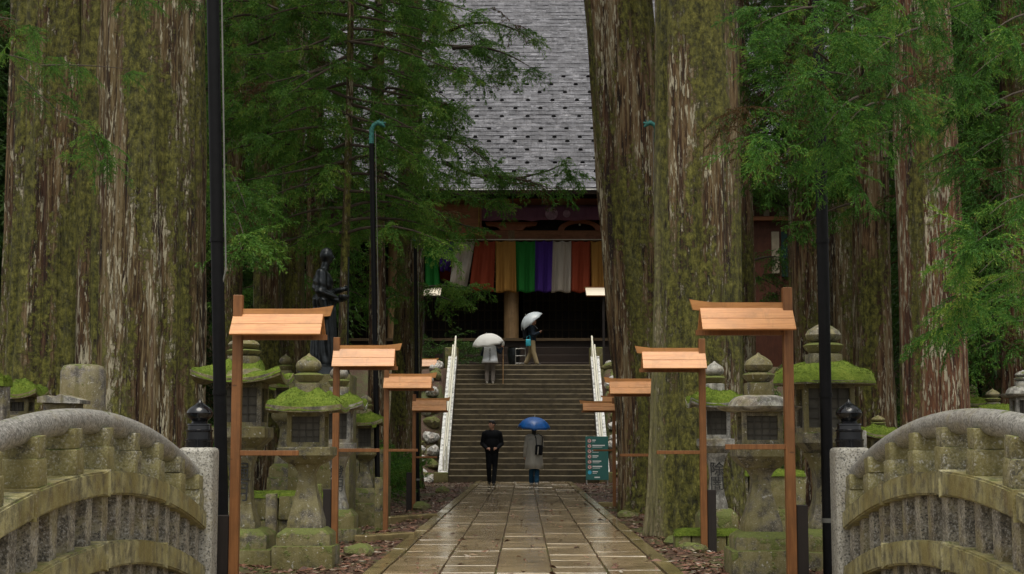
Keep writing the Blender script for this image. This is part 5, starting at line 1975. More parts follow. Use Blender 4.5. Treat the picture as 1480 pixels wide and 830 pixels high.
def fuse(name, prims, mats, parent, voxel=0.010, smooth=5, post=None):
    """prims: ('c', a, ra, b, rb, mat) tapered limb or ('e', centre, radii, rot, mat); one continuous skin"""
    mb = MB()
    for p in prims:
        if p[0] == 'c':
            capsule(mb, p[1], p[2], p[3], p[4])
        else:
            ellipsoid(mb, p[1], p[2], p[3])
    me = mb.mesh(name, mats[0])
    o = bpy.data.objects.new(name + '_tmp', me)
    COL.objects.link(o)
    md = o.modifiers.new('r', 'REMESH')
    md.mode = 'VOXEL'
    md.voxel_size = voxel
    sm = o.modifiers.new('s', 'SMOOTH')
    sm.factor = 0.5
    sm.iterations = smooth
    dg = bpy.context.evaluated_depsgraph_get()
    out = bpy.data.meshes.new_from_object(o.evaluated_get(dg))
    out.name = name
    bpy.data.objects.remove(o)
    out.materials.clear()
    for m_ in mats:
        out.materials.append(m_)
    nf, nv = len(out.polygons), len(out.vertices)
    co = np.empty(nv * 3)
    out.vertices.foreach_get('co', co)
    co = co.reshape(-1, 3)
    if post is not None:
        co = post(co)
        out.vertices.foreach_set('co', co.ravel())
    ce = np.empty(nf * 3)
    out.polygons.foreach_get('center', ce)
    ce = ce.reshape(-1, 3)
    best = np.full(nf, 1e9)
    idx = np.zeros(nf, dtype=np.int32)
    for p in prims:
        if p[0] == 'c':
            a, b_ = np.array(p[1], float), np.array(p[3], float)
            ab = b_ - a
            h = np.clip(((ce - a) @ ab) / max(1e-9, ab @ ab), 0, 1)
            d = np.linalg.norm(ce - a - h[:, None] * ab, axis=1) - (p[2] + (p[4] - p[2]) * h)
        else:
            Rm = np.array((p[3] or Euler((0, 0, 0))).to_matrix())
            q_ = (ce - np.array(p[1], float)) @ Rm
            rr_ = np.array(p[2], float)
            k = np.linalg.norm(q_ / rr_, axis=1)
            d = (k - 1) * rr_.min()
        m_ = d < best
        best[m_] = d[m_]
        idx[m_] = p[-1]
    out.polygons.foreach_set('material_index', idx)
    out.polygons.foreach_set('use_smooth', np.ones(nf, dtype=bool))
    out.update()
    return link(name, out, parent)


M['skin'] = m_plain('skin', (0.45, 0.24, 0.16), 0.5, 0, 0.4, 0.08)
M['hair'] = m_plain('hair', (0.012, 0.010, 0.009), 0.5, 0, 0.4, 0.3, 40)
M['hair_grey'] = m_plain('hair_grey', (0.07, 0.06, 0.05), 0.6, 0, 0.4, 0.3, 40)
M['black_cloth'] = m_cloth('black_cloth', (0.008, 0.009, 0.011))
M['navy_cloth'] = m_cloth('navy_cloth', (0.020, 0.030, 0.045))
M['coat_cloth'] = m_cloth('coat_cloth', (0.36, 0.34, 0.295))
M['jeans'] = m_cloth('jeans', (0.018, 0.065, 0.12))
M['khaki'] = m_cloth('khaki', (0.34, 0.27, 0.16))
M['grey_trousers'] = m_cloth('grey_trousers', (0.16, 0.14, 0.125))
M['vest_cloth'] = m_cloth('vest_cloth', (0.80, 0.83, 0.88))
M['shoe_pale'] = m_plain('shoe_pale', (0.55, 0.53, 0.50), 0.5)
M['shoe_dark'] = m_plain('shoe_dark', (0.02, 0.018, 0.016), 0.4)
M['blue_nylon'] = m_plain('blue_nylon', (0.010, 0.10, 0.36), 0.35, 0, 0.5, 0.15, 4)
gw_ = G('white_nylon')
d_ = gw_.t.nodes.new('ShaderNodeBsdfDiffuse')
d_.inputs[0].default_value = (0.84, 0.84, 0.82, 1)
t_ = gw_.t.nodes.new('ShaderNodeBsdfTranslucent')
t_.inputs[0].default_value = (0.84, 0.84, 0.82, 1)
x_ = gw_.t.nodes.new('ShaderNodeMixShader')
x_.inputs[0].default_value = 0.45
gw_.t.links.new(d_.outputs[0], x_.inputs[1])
gw_.t.links.new(t_.outputs[0], x_.inputs[2])
gw_.t.links.new(x_.outputs[0], gw_.out.inputs[0])
M['white_nylon'] = gw_.m
gcl = G('clear_vinyl')
tr_ = gcl.t.nodes.new('ShaderNodeBsdfTransparent')
pr_ = gcl.t.nodes.new('ShaderNodeBsdfPrincipled')
pr_.inputs['Base Color'].default_value = (0.62, 0.68, 0.72, 1)
pr_.inputs['Roughness'].default_value = 0.2
mx_ = gcl.t.nodes.new('ShaderNodeMixShader')
mx_.inputs[0].default_value = 0.62
gcl.t.links.new(tr_.outputs[0], mx_.inputs[1])
gcl.t.links.new(pr_.outputs[0], mx_.inputs[2])
gcl.t.links.new(mx_.outputs[0], gcl.out.inputs[0])
M['clear_vinyl'] = gcl.m
M['cyan_bag'] = m_plain('cyan_bag', (0.03, 0.36, 0.46), 0.5)
M['steel'] = m_plain('steel', (0.5, 0.5, 0.48), 0.35, 0.7)
M['staff_wood'] = m_plain('staff_wood', (0.30, 0.17, 0.07), 0.6)
M['sign_green'] = m_plain('sign_green', (0.008, 0.105, 0.090), 0.35, 0, 0.5, 0.05)
M['sign_white'] = m_plain('sign_white', (0.70, 0.72, 0.70), 0.5, 0, 0.4, 0.03)
M['sign_red'] = m_plain('sign_red', (0.55, 0.10, 0.08), 0.5, 0, 0.4, 0.03)
M['sign_blue'] = m_plain('sign_blue', (0.05, 0.42, 0.62), 0.5, 0, 0.4, 0.03)


def hand(wrist, d, palm_n, mi, curl=0.5, side=1):
    """five fingers on a small palm; d = pointing direction"""
    d, n = Vector(d).normalized(), Vector(palm_n).normalized()
    u = d.cross(n).normalized() * side
    w_ = Vector(wrist)
    out = [('e', w_ + d * 0.045, (0.046, 0.040, 0.020), Matrix((d, u, n)).transposed().to_euler(), mi)]
    for k, (off, ln) in enumerate(((-0.030, 0.060), (-0.010, 0.074), (0.011, 0.070), (0.030, 0.056))):
        b0 = w_ + d * 0.078 + u * off
        m0 = b0 + (d * math.cos(curl) + n * math.sin(curl)) * ln * 0.5
        e0 = m0 + (d * math.cos(curl * 2.2) + n * math.sin(curl * 2.2)) * ln * 0.5
        out += [('c', b0, 0.010, m0, 0.009, mi), ('c', m0, 0.009, e0, 0.0075, mi)]
    b0 = w_ + d * 0.025 - u * 0.036
    m0 = b0 + (d * 0.7 - u * 0.6 + n * 0.3).normalized() * 0.035
    out += [('c', b0, 0.012, m0, 0.010, mi), ('c', m0, 0.010, m0 + (d + n * 0.4).normalized() * 0.028, 0.008, mi)]
    return out


def head(c, face, mi_s, mi_h, s=1.0, bald=False, hair_long=False):
    """c = centre of the head, face = horizontal direction looked in"""
    c, f = Vector(c), Vector(face).normalized()
    sd = f.cross(Vector((0, 0, 1))).normalized()
    up = sd.cross(f)
    rot = Matrix((sd, f, up)).transposed().to_euler()
    o = [('e', c, (0.076 * s, 0.094 * s, 0.112 * s), rot, mi_s),
         ('e', c + f * 0.030 * s - up * 0.055 * s, (0.056 * s, 0.062 * s, 0.062 * s), rot, mi_s),
         ('c', c + f * 0.090 * s + up * 0.005 * s, 0.011 * s, c + f * 0.108 * s - up * 0.022 * s, 0.015 * s, mi_s),
         ('c', c + f * 0.082 * s - up * 0.055 * s + sd * 0.018 * s, 0.009 * s, c + f * 0.082 * s - up * 0.055 * s - sd * 0.018 * s, 0.009 * s, mi_s)]
    for k in (-1, 1):
        o.append(('e', c + sd * k * 0.078 * s - up * 0.005 * s, (0.012 * s, 0.022 * s, 0.032 * s), rot, mi_s))
        o.append(('e', c + f * 0.078 * s + sd * k * 0.032 * s + up * 0.022 * s, (0.018 * s, 0.012 * s, 0.008 * s), rot, mi_h))
    if not bald:
        o.append(('e', c - f * 0.016 * s + up * 0.028 * s, (0.086 * s, 0.096 * s, 0.100 * s), rot, mi_h))
        o.append(('e', c + f * 0.02 * s + up * 0.072 * s, (0.074 * s, 0.078 * s, 0.050 * s), rot, mi_h))
        if hair_long:
            o.append(('c', c - f * 0.055 * s, 0.066 * s, c - f * 0.07 * s - up * 0.17 * s, 0.052 * s, mi_h))
    return o


def legs(hip, knees, ankles, face, mi_t, mi_s, rt_=0.082, rk=0.058, ra=0.050, toe=None):
    o = []
    f = Vector(face)
    for i in (0, 1):
        h, k, a = Vector(hip[i]), Vector(knees[i]), Vector(ankles[i])
        o += [('c', h, rt_, k, rk, mi_t), ('c', k, rk, a + Vector((0, 0, 0.03)), ra, mi_t)]
        t = Vector(toe[i]) if toe else f
        o += [('c', a + Vector((0, 0, -0.028)) - t * 0.03, 0.040, a + Vector((0, 0, -0.036)) + t * 0.13, 0.032, mi_s)]
    return o


def umbrella(top, axis, rad, mat, label, handle_len=0.75, depth=0.22, name='umbrella', sides=8):
    axis = Vector(axis).normalized()
    root = empty(name, top, label=label, cat='umbrella')
    u = axis.orthogonal().normalized()
    v = axis.cross(u)
    n, m = sides * 5, 8
    vs_, fs_ = [], []
    for j in range(m + 1):
        t = j / m
        for k in range(n):
            th = 2 * math.pi * k / n
            sc_ = 1 - 0.07 * abs(math.sin(th * sides / 2)) * t
            rr_ = rad * math.sin(t * 1.25) / math.sin(1.25) * sc_
            zz_ = -depth * (1 - math.cos(t * 1.25)) / (1 - math.cos(1.25)) + 0.012 * t * abs(math.sin(th * sides / 2))
            vs_.append((u * math.cos(th) + v * math.sin(th)) * max(rr_, 1e-3) + axis * zz_)
    for j in range(m):
        for k in range(n):
            k2 = (k + 1) % n
            fs_.append((j * n + k, j * n + k2, (j + 1) * n + k2, (j + 1) * n + k))
    mb = MB()
    mb.add(vs_, fs_)
    c = mb.build('canopy', mat, root, True, 180)
    md = c.modifiers.new('thick', 'SOLIDIFY')
    md.thickness = 0.003
    for k in range(sides):
        th = 2 * math.pi * k / sides
        d = u * math.cos(th) + v * math.sin(th)
        pts = [d * rad * math.sin(t * 1.25) / math.sin(1.25) + axis * (-depth * (1 - math.cos(t * 1.25)) / (1 - math.cos(1.25)) - 0.014) for t in np.linspace(0.02, 1.02, 7)]
        MB().tube(pts, 0.0035, 5).build('rib', M['steel'], root)
    MB().tube([axis * 0.05, axis * -handle_len], 0.0065, 8).build('shaft', M['steel'], root)
    MB().tube([axis * 0.06, axis * 0.0], [0.003, 0.010], 8).build('tip', M['ivory_pipe'], root)
    h0 = axis * -handle_len
    MB().tube([h0 + axis * 0.10, h0 - axis * 0.02], 0.014, 8).build('grip', M['black_metal'], root)
    return root


# --- man in black walking towards the bridge
b0 = PZ(711, 702, 0.0)
man = empty('person', b0, label='person in black jacket and black trousers walking down the paved way, no umbrella', cat='person')
f = Vector((0.05, -1, 0)).normalized()
pr = []
pr += legs([(-0.085, 0, 0.90), (0.085, 0, 0.90)], [(-0.085, -0.04, 0.49), (0.08, -0.02, 0.49)], [(-0.07, 0.10, 0.085), (0.05, -0.16, 0.070)], f, 1, 3)
pr += [('e', (0, 0, 0.96), (0.165, 0.115, 0.13), None, 0), ('e', (0, 0, 1.14), (0.170, 0.115, 0.22), None, 0), ('e', (0, 0.005, 1.34), (0.195, 0.115, 0.14), None, 0),
       ('c', (-0.15, 0, 1.41), 0.070, (0.15, 0, 1.41), 0.070, 0), ('c', (0, 0.0, 1.44), 0.058, (0, -0.01, 1.55), 0.050, 2)]
for s_ in (-1, 1):
    el_, wr = (s_ * 0.265, 0.05, 1.12), (s_ * 0.15, -0.16, 1.00)
    pr += [('c', (s_ * 0.20, 0, 1.39), 0.066, el_, 0.052, 0), ('c', el_, 0.052, wr, 0.040, 0)]
    pr += hand(wr, (-s_ * 0.8, -0.45, -0.1), (0, 0.5, -0.8), 2, 0.7, s_)
pr += head((0, -0.025, 1.635), (-0.75, -0.65, 0.05), 2, 4, 1.0)
fuse('body', bulk(pr, 1.18, (0, 1)), [M['black_cloth'], M['black_cloth'], M['skin'], M['shoe_dark'], M['hair']], man, 0.0125)
man.scale = (1.0, 1.0, 1.0)

# --- woman with the blue umbrella, seen from behind
b0 = PZ(772, 702, 0.0)
wom = empty('person', b0, label='person in long pale coat and blue jeans walking away under a blue umbrella', cat='person')
f = Vector((0, 1, 0))
pr = legs([(-0.08, 0, 0.84), (0.08, 0, 0.84)], [(-0.075, 0.03, 0.46), (0.075, 0.02, 0.45)], [(-0.07, 0.12, 0.075), (0.065, -0.12, 0.085)], f, 1, 3, 0.08, 0.062, 0.062)
pr += [('e', (0, 0, 0.90), (0.16, 0.115, 0.13), None, 0), ('e', (0, 0, 1.08), (0.150, 0.105, 0.20), None, 0), ('e', (0, 0, 1.26), (0.170, 0.105, 0.13), None, 0),
       ('c', (-0.13, 0, 1.32), 0.062, (0.13, 0, 1.32), 0.062, 0), ('c', (0, 0, 1.34), 0.05, (0, 0.01, 1.44), 0.046, 2)]
pr += [('c', (-0.175, 0, 1.30), 0.060, (-0.225, -0.02, 1.04), 0.050, 0), ('c', (-0.225, -0.02, 1.04), 0.050, (-0.250, 0.04, 0.80), 0.043, 0)]
pr += hand((-0.250, 0.045, 0.79), (0, 0.15, -1), (1, 0, 0), 2, 0.35, 1)
pr += [('c', (0.175, 0, 1.30), 0.060, (0.215, 0.10, 1.07), 0.050, 0), ('c', (0.215, 0.10, 1.07), 0.050, (0.10, 0.24, 1.16), 0.040, 0)]
pr += hand((0.10, 0.24, 1.16), (-0.7, 0.3, 0.4), (0, 0.6, 0.5), 2, 0.9, 1)
pr += head((0, 0.03, 1.515), (0.05, 1, 0), 2, 4, 0.95, hair_long=True)
fuse('body', bulk(pr, 1.12, (0, 1)), [M['coat_cloth'], M['jeans'], M['skin'], M['shoe_pale'], M['hair']], wom, 0.0125)
mb = MB()
nth = 40
vs_, fs_ = [], []
prf = [(0.195, 0.130, 1.26), (0.190, 0.136, 1.10), (0.200, 0.150, 0.95), (0.220, 0.170, 0.78), (0.238, 0.190, 0.60), (0.250, 0.205, 0.44)]
for j, (ra_, rb_, z_) in enumerate(prf):
    for k in range(nth):
        th = 2 * math.pi * k / nth
        q_ = 1 + 0.05 * math.sin(th * 6 + 1) * (j / 5)
        vs_.append((ra_ * q_ * math.cos(th), rb_ * q_ * math.sin(th), z_ + 0.012 * math.sin(th * 3)))
for j in range(len(prf) - 1):
    for k in range(nth):
        k2 = (k + 1) % nth
        fs_.append((j * nth + k, j * nth + k2, (j + 1) * nth + k2, (j + 1) * nth + k))
mb.add(vs_, fs_)
ct = mb.build('coat_skirt', M['coat_cloth'], wom, True, 180)
md = ct.modifiers.new('thick', 'SOLIDIFY')
md.thickness = 0.012
umbrella(b0 + Vector((0.02, 0.04, 1.84)), (0.06, -0.16, 1), 0.45, M['blue_nylon'], 'open bright blue umbrella held over the pale coat', 0.78, 0.29)
bagm = MB().box((0, 0, 0), (0.20, 0.10, 0.27), bev=0.03, seg=3)
bag = bagm.build('shoulder_bag', M['black_cloth'], None, True, 60, b0 + Vector((0.13, -0.205, 0.955)), (0.05, 0.08, 0.1))
MB().tube([(-0.08, 0.0, 0.13), (-0.10, 0.06, 0.30), (-0.14, 0.13, 0.40), (-0.02, 0.20, 0.42), (0.08, 0.12, 0.36), (0.08, 0.02, 0.13)], 0.012, 6).build('strap', M['black_cloth'], bag)
MB().box((-0.03, -0.062, -0.02), (0.028, 0.012, 0.22), bev=0.004).build('scarf_end', M['coat_cloth'], bag)
tag(bag, 'black shoulder bag with pale hanging ribbon on the coat', 'bag')

# --- pilgrim in white vest on the stairs
yi = 17
b0 = Vector((P(708, 557, ST_Y0 + yi * RUN).x, ST_Y0 + yi * RUN + 0.16, (yi + 1) * RISE))
pil = empty('person', b0, label='stooped person in white pilgrim vest climbing the stairs with staff and white umbrella', cat='person')
f = Vector((0, 1, 0))
pr = legs([(-0.09, -0.02, 0.76), (0.09, -0.02, 0.76)], [(-0.095, 0.03, 0.42), (0.095, 0.03, 0.42)], [(-0.10, -0.02, 0.080), (0.10, -0.03, 0.080)], f, 1, 3, 0.10, 0.078, 0.066)
pr += [('e', (0, 0, 0.82), (0.175, 0.13, 0.14), None, 1), ('e', (0, 0.05, 1.00), (0.185, 0.13, 0.20), None, 0), ('e', (0, 0.13, 1.18), (0.185, 0.12, 0.14), None, 0),
       ('c', (-0.13, 0.15, 1.23), 0.065, (0.13, 0.15, 1.23), 0.065, 0), ('c', (0, 0.18, 1.25), 0.05, (0, 0.23, 1.33), 0.048, 2)]
pr += [('c', (-0.18, 0.15, 1.20), 0.06, (-0.27, 0.10, 0.98), 0.05, 4), ('c', (-0.27, 0.10, 0.98), 0.05, (-0.17, 0.30, 1.08), 0.04, 4)]
pr += hand((-0.17, 0.30, 1.08), (0.3, 0.6, 0.3), (0.5, 0, -0.5), 2, 0.9, 1)
pr += [('c', (0.18, 0.15, 1.20), 0.06, (0.34, 0.10, 1.05), 0.05, 4), ('c', (0.34, 0.10, 1.05), 0.05, (0.40, 0.16, 1.20), 0.04, 4)]
pr += hand((0.40, 0.16, 1.20), (0.1, 0.2, 0.9), (-0.3, 0.8, 0), 2, 0.9, 1)
pr += head((0, 0.26, 1.41), (0, 1, -0.2), 2, 5, 0.97)
fuse('body', bulk(pr, 1.08, (0, 1, 4)), [M['vest_cloth'], M['grey_trousers'], M['skin'], M['shoe_pale'], M['navy_cloth'], M['hair_grey']], pil, 0.0125)
mb = MB()
vs_, fs_ = [], []
prf = [(0.20, 0.135, 1.24, 0.14), (0.205, 0.145, 1.10, 0.08), (0.22, 0.16, 0.95, 0.03), (0.245, 0.175, 0.80, 0.0), (0.262, 0.19, 0.70, -0.02)]
for j, (ra_, rb_, z_, oy) in enumerate(prf):
    for k in range(nth):
        th = 2 * math.pi * k / nth
        q_ = 1 + 0.03 * math.sin(th * 7) * (j / 4)
        vs_.append((ra_ * q_ * math.cos(th), rb_ * q_ * math.sin(th) + oy, z_))
for j in range(len(prf) - 1):
    for k in range(nth):
        k2 = (k + 1) % nth
        fs_.append((j * nth + k, j * nth + k2, (j + 1) * nth + k2, (j + 1) * nth + k))
mb.add(vs_, fs_)
vst = mb.build('vest', M['vest_cloth'], pil, True, 180)
md = vst.modifiers.new('thick', 'SOLIDIFY')
md.thickness = 0.010
tmv = text_mesh('vest_letters', '南無大師遍照金剛', 0.060, M['ink'], 0.001, True, 0.92)
link('vest_letters', tmv, vst, (0.0, -0.155, 0.97), (math.pi / 2 - 0.33, 0, 0))
umbrella(b0 + Vector((-0.12, 0.06, 1.68)), (-0.16, -0.22, 1), 0.54, M['white_nylon'], 'open white umbrella tilted over the white vest', 0.62, 0.36)
stf = empty('walking_staff', b0 + Vector((0.435, 0.20, -RISE + 0.0)), label='tall wooden walking staff with white cloth covered top', cat='staff')
MB().tube([(0, -0.19, 0.0), (0.0, 0.02, 1.50)], 0.014, 8).build('shaft', M['staff_wood'], stf, True)
MB().lathe([(0, 0), (0.03, 0.0), (0.045, 0.05), (0.045, 0.11), (0.03, 0.15), (0, 0.16)], 14).build('cover', M['white_nylon'], stf, True, 60, (0.0, 0.02, 1.46))

# --- man with the clear umbrella at the head of the stairs
b0 = Vector((P(769, 527, ST_Y1 + 0.4).x, ST_Y1 + 0.5, TERR))
MB_top = MB()
man2 = empty('person', b0, label='person in dark jacket and khaki trousers stepping sideways under a clear umbrella', cat='person')
f = Vector((1, -0.1, 0)).normalized()
pr = legs([(0, -0.085, 0.84), (0, 0.085, 0.84)], [(0.05, -0.085, 0.46), (-0.04, 0.085, 0.45)], [(0.16, -0.08, 0.075), (-0.20, 0.08, 0.095)], f, 1, 3, 0.095, 0.074, 0.064)
pr += [('e', (0, 0, 0.90), (0.12, 0.165, 0.13), None, 0), ('e', (0.0, 0, 1.07), (0.125, 0.175, 0.20), None, 0), ('e', (-0.02, 0, 1.25), (0.12, 0.19, 0.14), None, 0),
       ('c', (-0.02, -0.14, 1.31), 0.066, (-0.02, 0.14, 1.31), 0.066, 0), ('c', (-0.01, 0, 1.34), 0.055, (0.02, 0, 1.44), 0.05, 2)]
for s_ in (-1, 1):
    el_, wr = (0.03, s_ * 0.23, 1.05), (0.24, s_ * 0.12, 1.14)
    pr += [('c', (-0.02, s_ * 0.19, 1.29), 0.062, el_, 0.052, 0), ('c', el_, 0.052, wr, 0.040, 0)]
    pr += hand(wr, (0.8, -s_ * 0.3, 0.3), (-0.3, -s_ * 0.4, 0.8), 2, 0.8, s_)
pr += head((0.04, 0, 1.525), (1, -0.25, 0.15), 2, 4, 1.0)
fuse('body', bulk(pr, 1.20, (0, 1)), [M['navy_cloth'], M['khaki'], M['skin'], M['shoe_dark'], M['hair']], man2, 0.0125)
umbrella(b0 + Vector((-0.20, 0.02, 1.75)), (-0.85, -0.15, 1), 0.47, M['clear_vinyl'], 'open clear umbrella tilted back over the dark jacket', 0.72, 0.32)
bp = MB().box((0, 0, 0), (0.17, 0.30, 0.42), bev=0.05, seg=4).build('backpack', M['black_cloth'], None, True, 60, b0 + Vector((-0.245, 0, 1.13)), (0, -0.06, 0))
for s_ in (-1, 1):
    MB().tube([(0.085, s_ * 0.10, 0.15), (0.16, s_ * 0.11, 0.22), (0.30, s_ * 0.11, 0.17), (0.36, s_ * 0.11, 0.0), (0.25, s_ * 0.12, -0.15), (0.085, s_ * 0.11, -0.17)], 0.013, 6).build('strap', M['black_cloth'], bp)
tag(bp, 'black backpack on the back of the khaki trousered person', 'backpack')
cb_ = MB().box((0, 0, 0), (0.17, 0.11, 0.24), bev=0.03, seg=3).build('carry_bag', M['cyan_bag'], None, True, 60, b0 + Vector((-0.13, -0.215, 0.78)))
MB().tube([(-0.06, 0, 0.11), (-0.05, 0, 0.20), (0.05, 0.02, 0.27), (0.06, 0, 0.11)], 0.008, 6).build('handle', M['cyan_bag'], cb_)
tag(cb_, 'turquoise carry bag hanging beside the khaki trousers', 'bag')
us = empty('umbrella_stand', b0 + Vector((-0.40, 0.30, 0)), label='pale metal frame stand beside the hall pillar', cat='stand')
for sx in (-1, 1):
    for sy in (-1, 1):
        MB().tube([(sx * 0.17, sy * 0.12, 0), (sx * 0.17, sy * 0.12, 0.62)], 0.013, 8).build('leg', M['steel'], us)
for z_ in (0.10, 0.36, 0.61):
    MB().tube([(-0.17, -0.12, z_), (0.17, -0.12, z_), (0.17, 0.12, z_), (-0.17, 0.12, z_), (-0.17, -0.12, z_)], 0.011, 8).build('rail', M['steel'], us)

# dark vase-like bin at the pillar
vz = P(739, 505, 57.2)
bn = MB().lathe([(0, 0), (0.17, 0), (0.20, 0.25), (0.24, 0.6), (0.20, 0.72), (0.22, 0.76), (0, 0.76)], 20).build('bronze_urn', M['bronze'], None, True, 40, (vz.x + 0.12, ST_Y1 + 2.2, TERR))
tag(bn, 'dark bronze urn standing before the hall pillar', 'urn')

# --- bronze monk statue holding a bowl and staff
SD = 24.0
st_t, st_b = P(470, 357, SD), P(470, 528, SD)
SH = st_t.z - st_b.z
zg = gz(st_t.x, SD)
stat = empty('monk_statue', (st_t.x, SD, zg), label='tall dark bronze statue of a robed monk facing the path', cat='statue')
zb0 = st_b.z - zg
k = SH / 1.75


def S(x, y, z):
    return (x * k, y * k, z * k)


pr = [('c', S(0.0, 0, 0.06), 0.20 * k, S(0.0, 0, 0.80), 0.165 * k, 0), ('c', S(0.03, -0.06, 0.04), 0.15 * k, S(0.02, -0.04, 0.8), 0.15 * k, 0),
      ('e', S(0, 0, 0.95), (0.17 * k, 0.19 * k, 0.22 * k), None, 0), ('e', S(-0.03, 0, 1.20), (0.155 * k, 0.20 * k, 0.20 * k), None, 0),
      ('c', S(-0.03, -0.13, 1.35), 0.075 * k, S(-0.03, 0.13, 1.35), 0.075 * k, 0), ('c', S(-0.02, 0, 1.38), 0.062 * k, S(0.01, 0, 1.50), 0.058 * k, 0)]
pr += [('c', S(-0.03, -0.19, 1.33), 0.085 * k, S(-0.02, -0.24, 1.06), 0.085 * k, 0), ('c', S(-0.02, -0.24, 1.06), 0.075 * k, S(0.22, -0.20, 0.94), 0.045 * k, 0),
       ('c', S(-0.02, -0.24, 1.04), 0.07 * k, S(0.06, -0.22, 0.72), 0.05 * k, 0)]
pr += [('c', S(-0.03, 0.19, 1.33), 0.08 * k, S(0.0, 0.24, 1.08), 0.075 * k, 0), ('c', S(0.0, 0.24, 1.08), 0.07 * k, S(0.24, 0.16, 1.13), 0.042 * k, 0)]
pr += [(p[0], Vector(p[1]), p[2], p[3], p[4], 0) if p[0] == 'c' else p for p in hand(S(0.22, -0.20, 0.94), (1, 0.1, -0.2), (0, 0.3, 0.9), 0, 0.5, 1)]
pr += hand(S(0.24, 0.16, 1.13), (0.9, -0.1, 0.1), (0, -0.9, 0.1), 0, 0.9, 1)
pr += head(S(0.02, 0, 1.62), (1, 0, -0.05), 0, 0, 1.08 * k, bald=True)
pr += [('c', S(0.13, -0.09, 0.03), 0.05 * k, S(0.22, -0.09, 0.02), 0.04 * k, 0), ('c', S(0.13, 0.09, 0.03), 0.05 * k, S(0.22, 0.09, 0.02), 0.04 * k, 0)]


def folds(co):
    """robe folds: slanting pleats below the shoulders"""
    z = co[:, 2] / k
    rr_ = np.hypot(co[:, 0], co[:, 1])
    th = np.arctan2(co[:, 1], co[:, 0])
    am = 0.016 * np.clip((1.32 - z) * 4, 0, 1) * np.clip(z * 6, 0, 1)
    wv = np.sin(th * 11 + z * 5) * (z < 0.95) + np.sin(z * 42 + th * 3.0) * (z >= 0.95)
    sc_ = 1 + am * wv / np.maximum(rr_, 0.1)
    co = co.copy()
    co[:, 0] *= sc_
    co[:, 1] *= sc_
    return co


bd = fuse('body', pr, [M['bronze']], stat, 0.014, 3, folds)
bd.location = (0, 0, zb0)
MB().tube([S(0.33, 0.16, 0.02), S(0.33, 0.16, 1.62)], 0.013 * k, 8).build('staff', M['bronze'], stat, True, 40, (0, 0, zb0))
MB().lathe([(0, 0), (0.04 * k, 0.0), (0.075 * k, 0.03 * k), (0.085 * k, 0.07 * k), (0.075 * k, 0.085 * k), (0, 0.06 * k)], 18).build('bowl', M['bronze'], stat, True, 50, Vector(S(0.31, -0.20, 0.93)) + Vector((0, 0, zb0)))
MB().lathe([(0.0, zb0 - 0.16), (0.42, zb0 - 0.16), (0.40, zb0 - 0.05), (0.33, zb0), (0, zb0)], 28).build('lotus_base', M['bronze'], stat, True, 40)
MB().box((0, 0, (zb0 - 0.16) / 2 - 0.02), (0.95, 0.95, zb0 - 0.12), bev=0.03, seg=2).build('pedestal', M['base_stone'], stat, True)

# ------------------------------------------------------------------ green notice board
a, b_ = PZ(848, 694, 0.0), PZ(880, 694, 0.0)
SY = 44.2
sa, sb_ = P(846, 693, SY), P(880, 693, SY)
tp = P(851, 629, SY)
sg = empty('notice_board', ((sa.x + sb_.x) / 2, SY, gz((sa.x + sb_.x) / 2, SY)), label='green notice board with a column of round icons beside the stairs', cat='sign')
sw = P(880, 640, SY).x - P(847, 640, SY).x
shh = 1.26
lean_ = 0.14
zb1 = 0.16
face = MB().box((0, 0, 0), (sw, 0.02, shh), bev=0.004).build('board', M['sign_green'], sg, False, 40, (0, 0.0, zb1 + shh / 2), (-lean_, 0, 0))
for s_ in (-1, 1):
    MB().tube([(s_ * (sw / 2 - 0.03), -0.10, 0.0), (s_ * (sw / 2 - 0.03), 0.10, zb1 + shh + 0.01)], 0.012, 8).build('leg', M['steel'], sg)
    MB().tube([(s_ * (sw / 2 - 0.03), 0.38, 0.0), (s_ * (sw / 2 - 0.03), 0.12, zb1 + shh - 0.02)], 0.012, 8).build('leg', M['steel'], sg)
MB().tube([(-sw / 2, 0.0, 0.015), (sw / 2, 0.0, 0.015)], 0.012, 8).build('foot_rail', M['ivory_pipe'], sg)
for i in range(7):
    zz_ = shh / 2 - 0.13 - i * 0.152
    mt = M['sign_blue'] if i == 6 else M['sign_white']
    ic = MB().lathe([(0, 0), (0.056, 0), (0.056, 0.003), (0, 0.003)], 20).build('icon', mt, face, False, 40, (-sw / 2 + 0.115, -0.0105, zz_), (math.pi / 2, 0, 0))
    if i < 6:
        rg = MB()
        rg.tube([(0.047 * math.cos(t), 0.047 * math.sin(t), 0.004) for t in np.linspace(0, 2 * math.pi, 21)], 0.007, 5, caps=False)
        rg.tube([(-0.033, 0.033, 0.004), (0.033, -0.033, 0.004)], 0.006, 5)
        rg.build('ban_ring', M['sign_red'], ic)
        MB().box((0, 0, 0.004), (0.03, 0.04, 0.004)).build('pictogram', M['ink'], ic)
    w1_ = [0.10, 0.36, 0.22, 0.17, 0.25, 0.27, 0.15][i]
    MB().box((-sw / 2 + 0.20 + w1_ / 2, -0.0115, zz_ + 0.02), (w1_, 0.003, 0.030)).build('text_line', M['sign_white'], face)
    MB().box((-sw / 2 + 0.20 + w1_ * 0.4, -0.0115, zz_ - 0.028), (w1_ * 0.8, 0.003, 0.013)).build('text_line', M['sign_white'], face)
MB().box((0.0, -0.0115, -shh / 2 + 0.075), (0.16, 0.003, 0.035)).build('text_line', M['sign_white'], face)

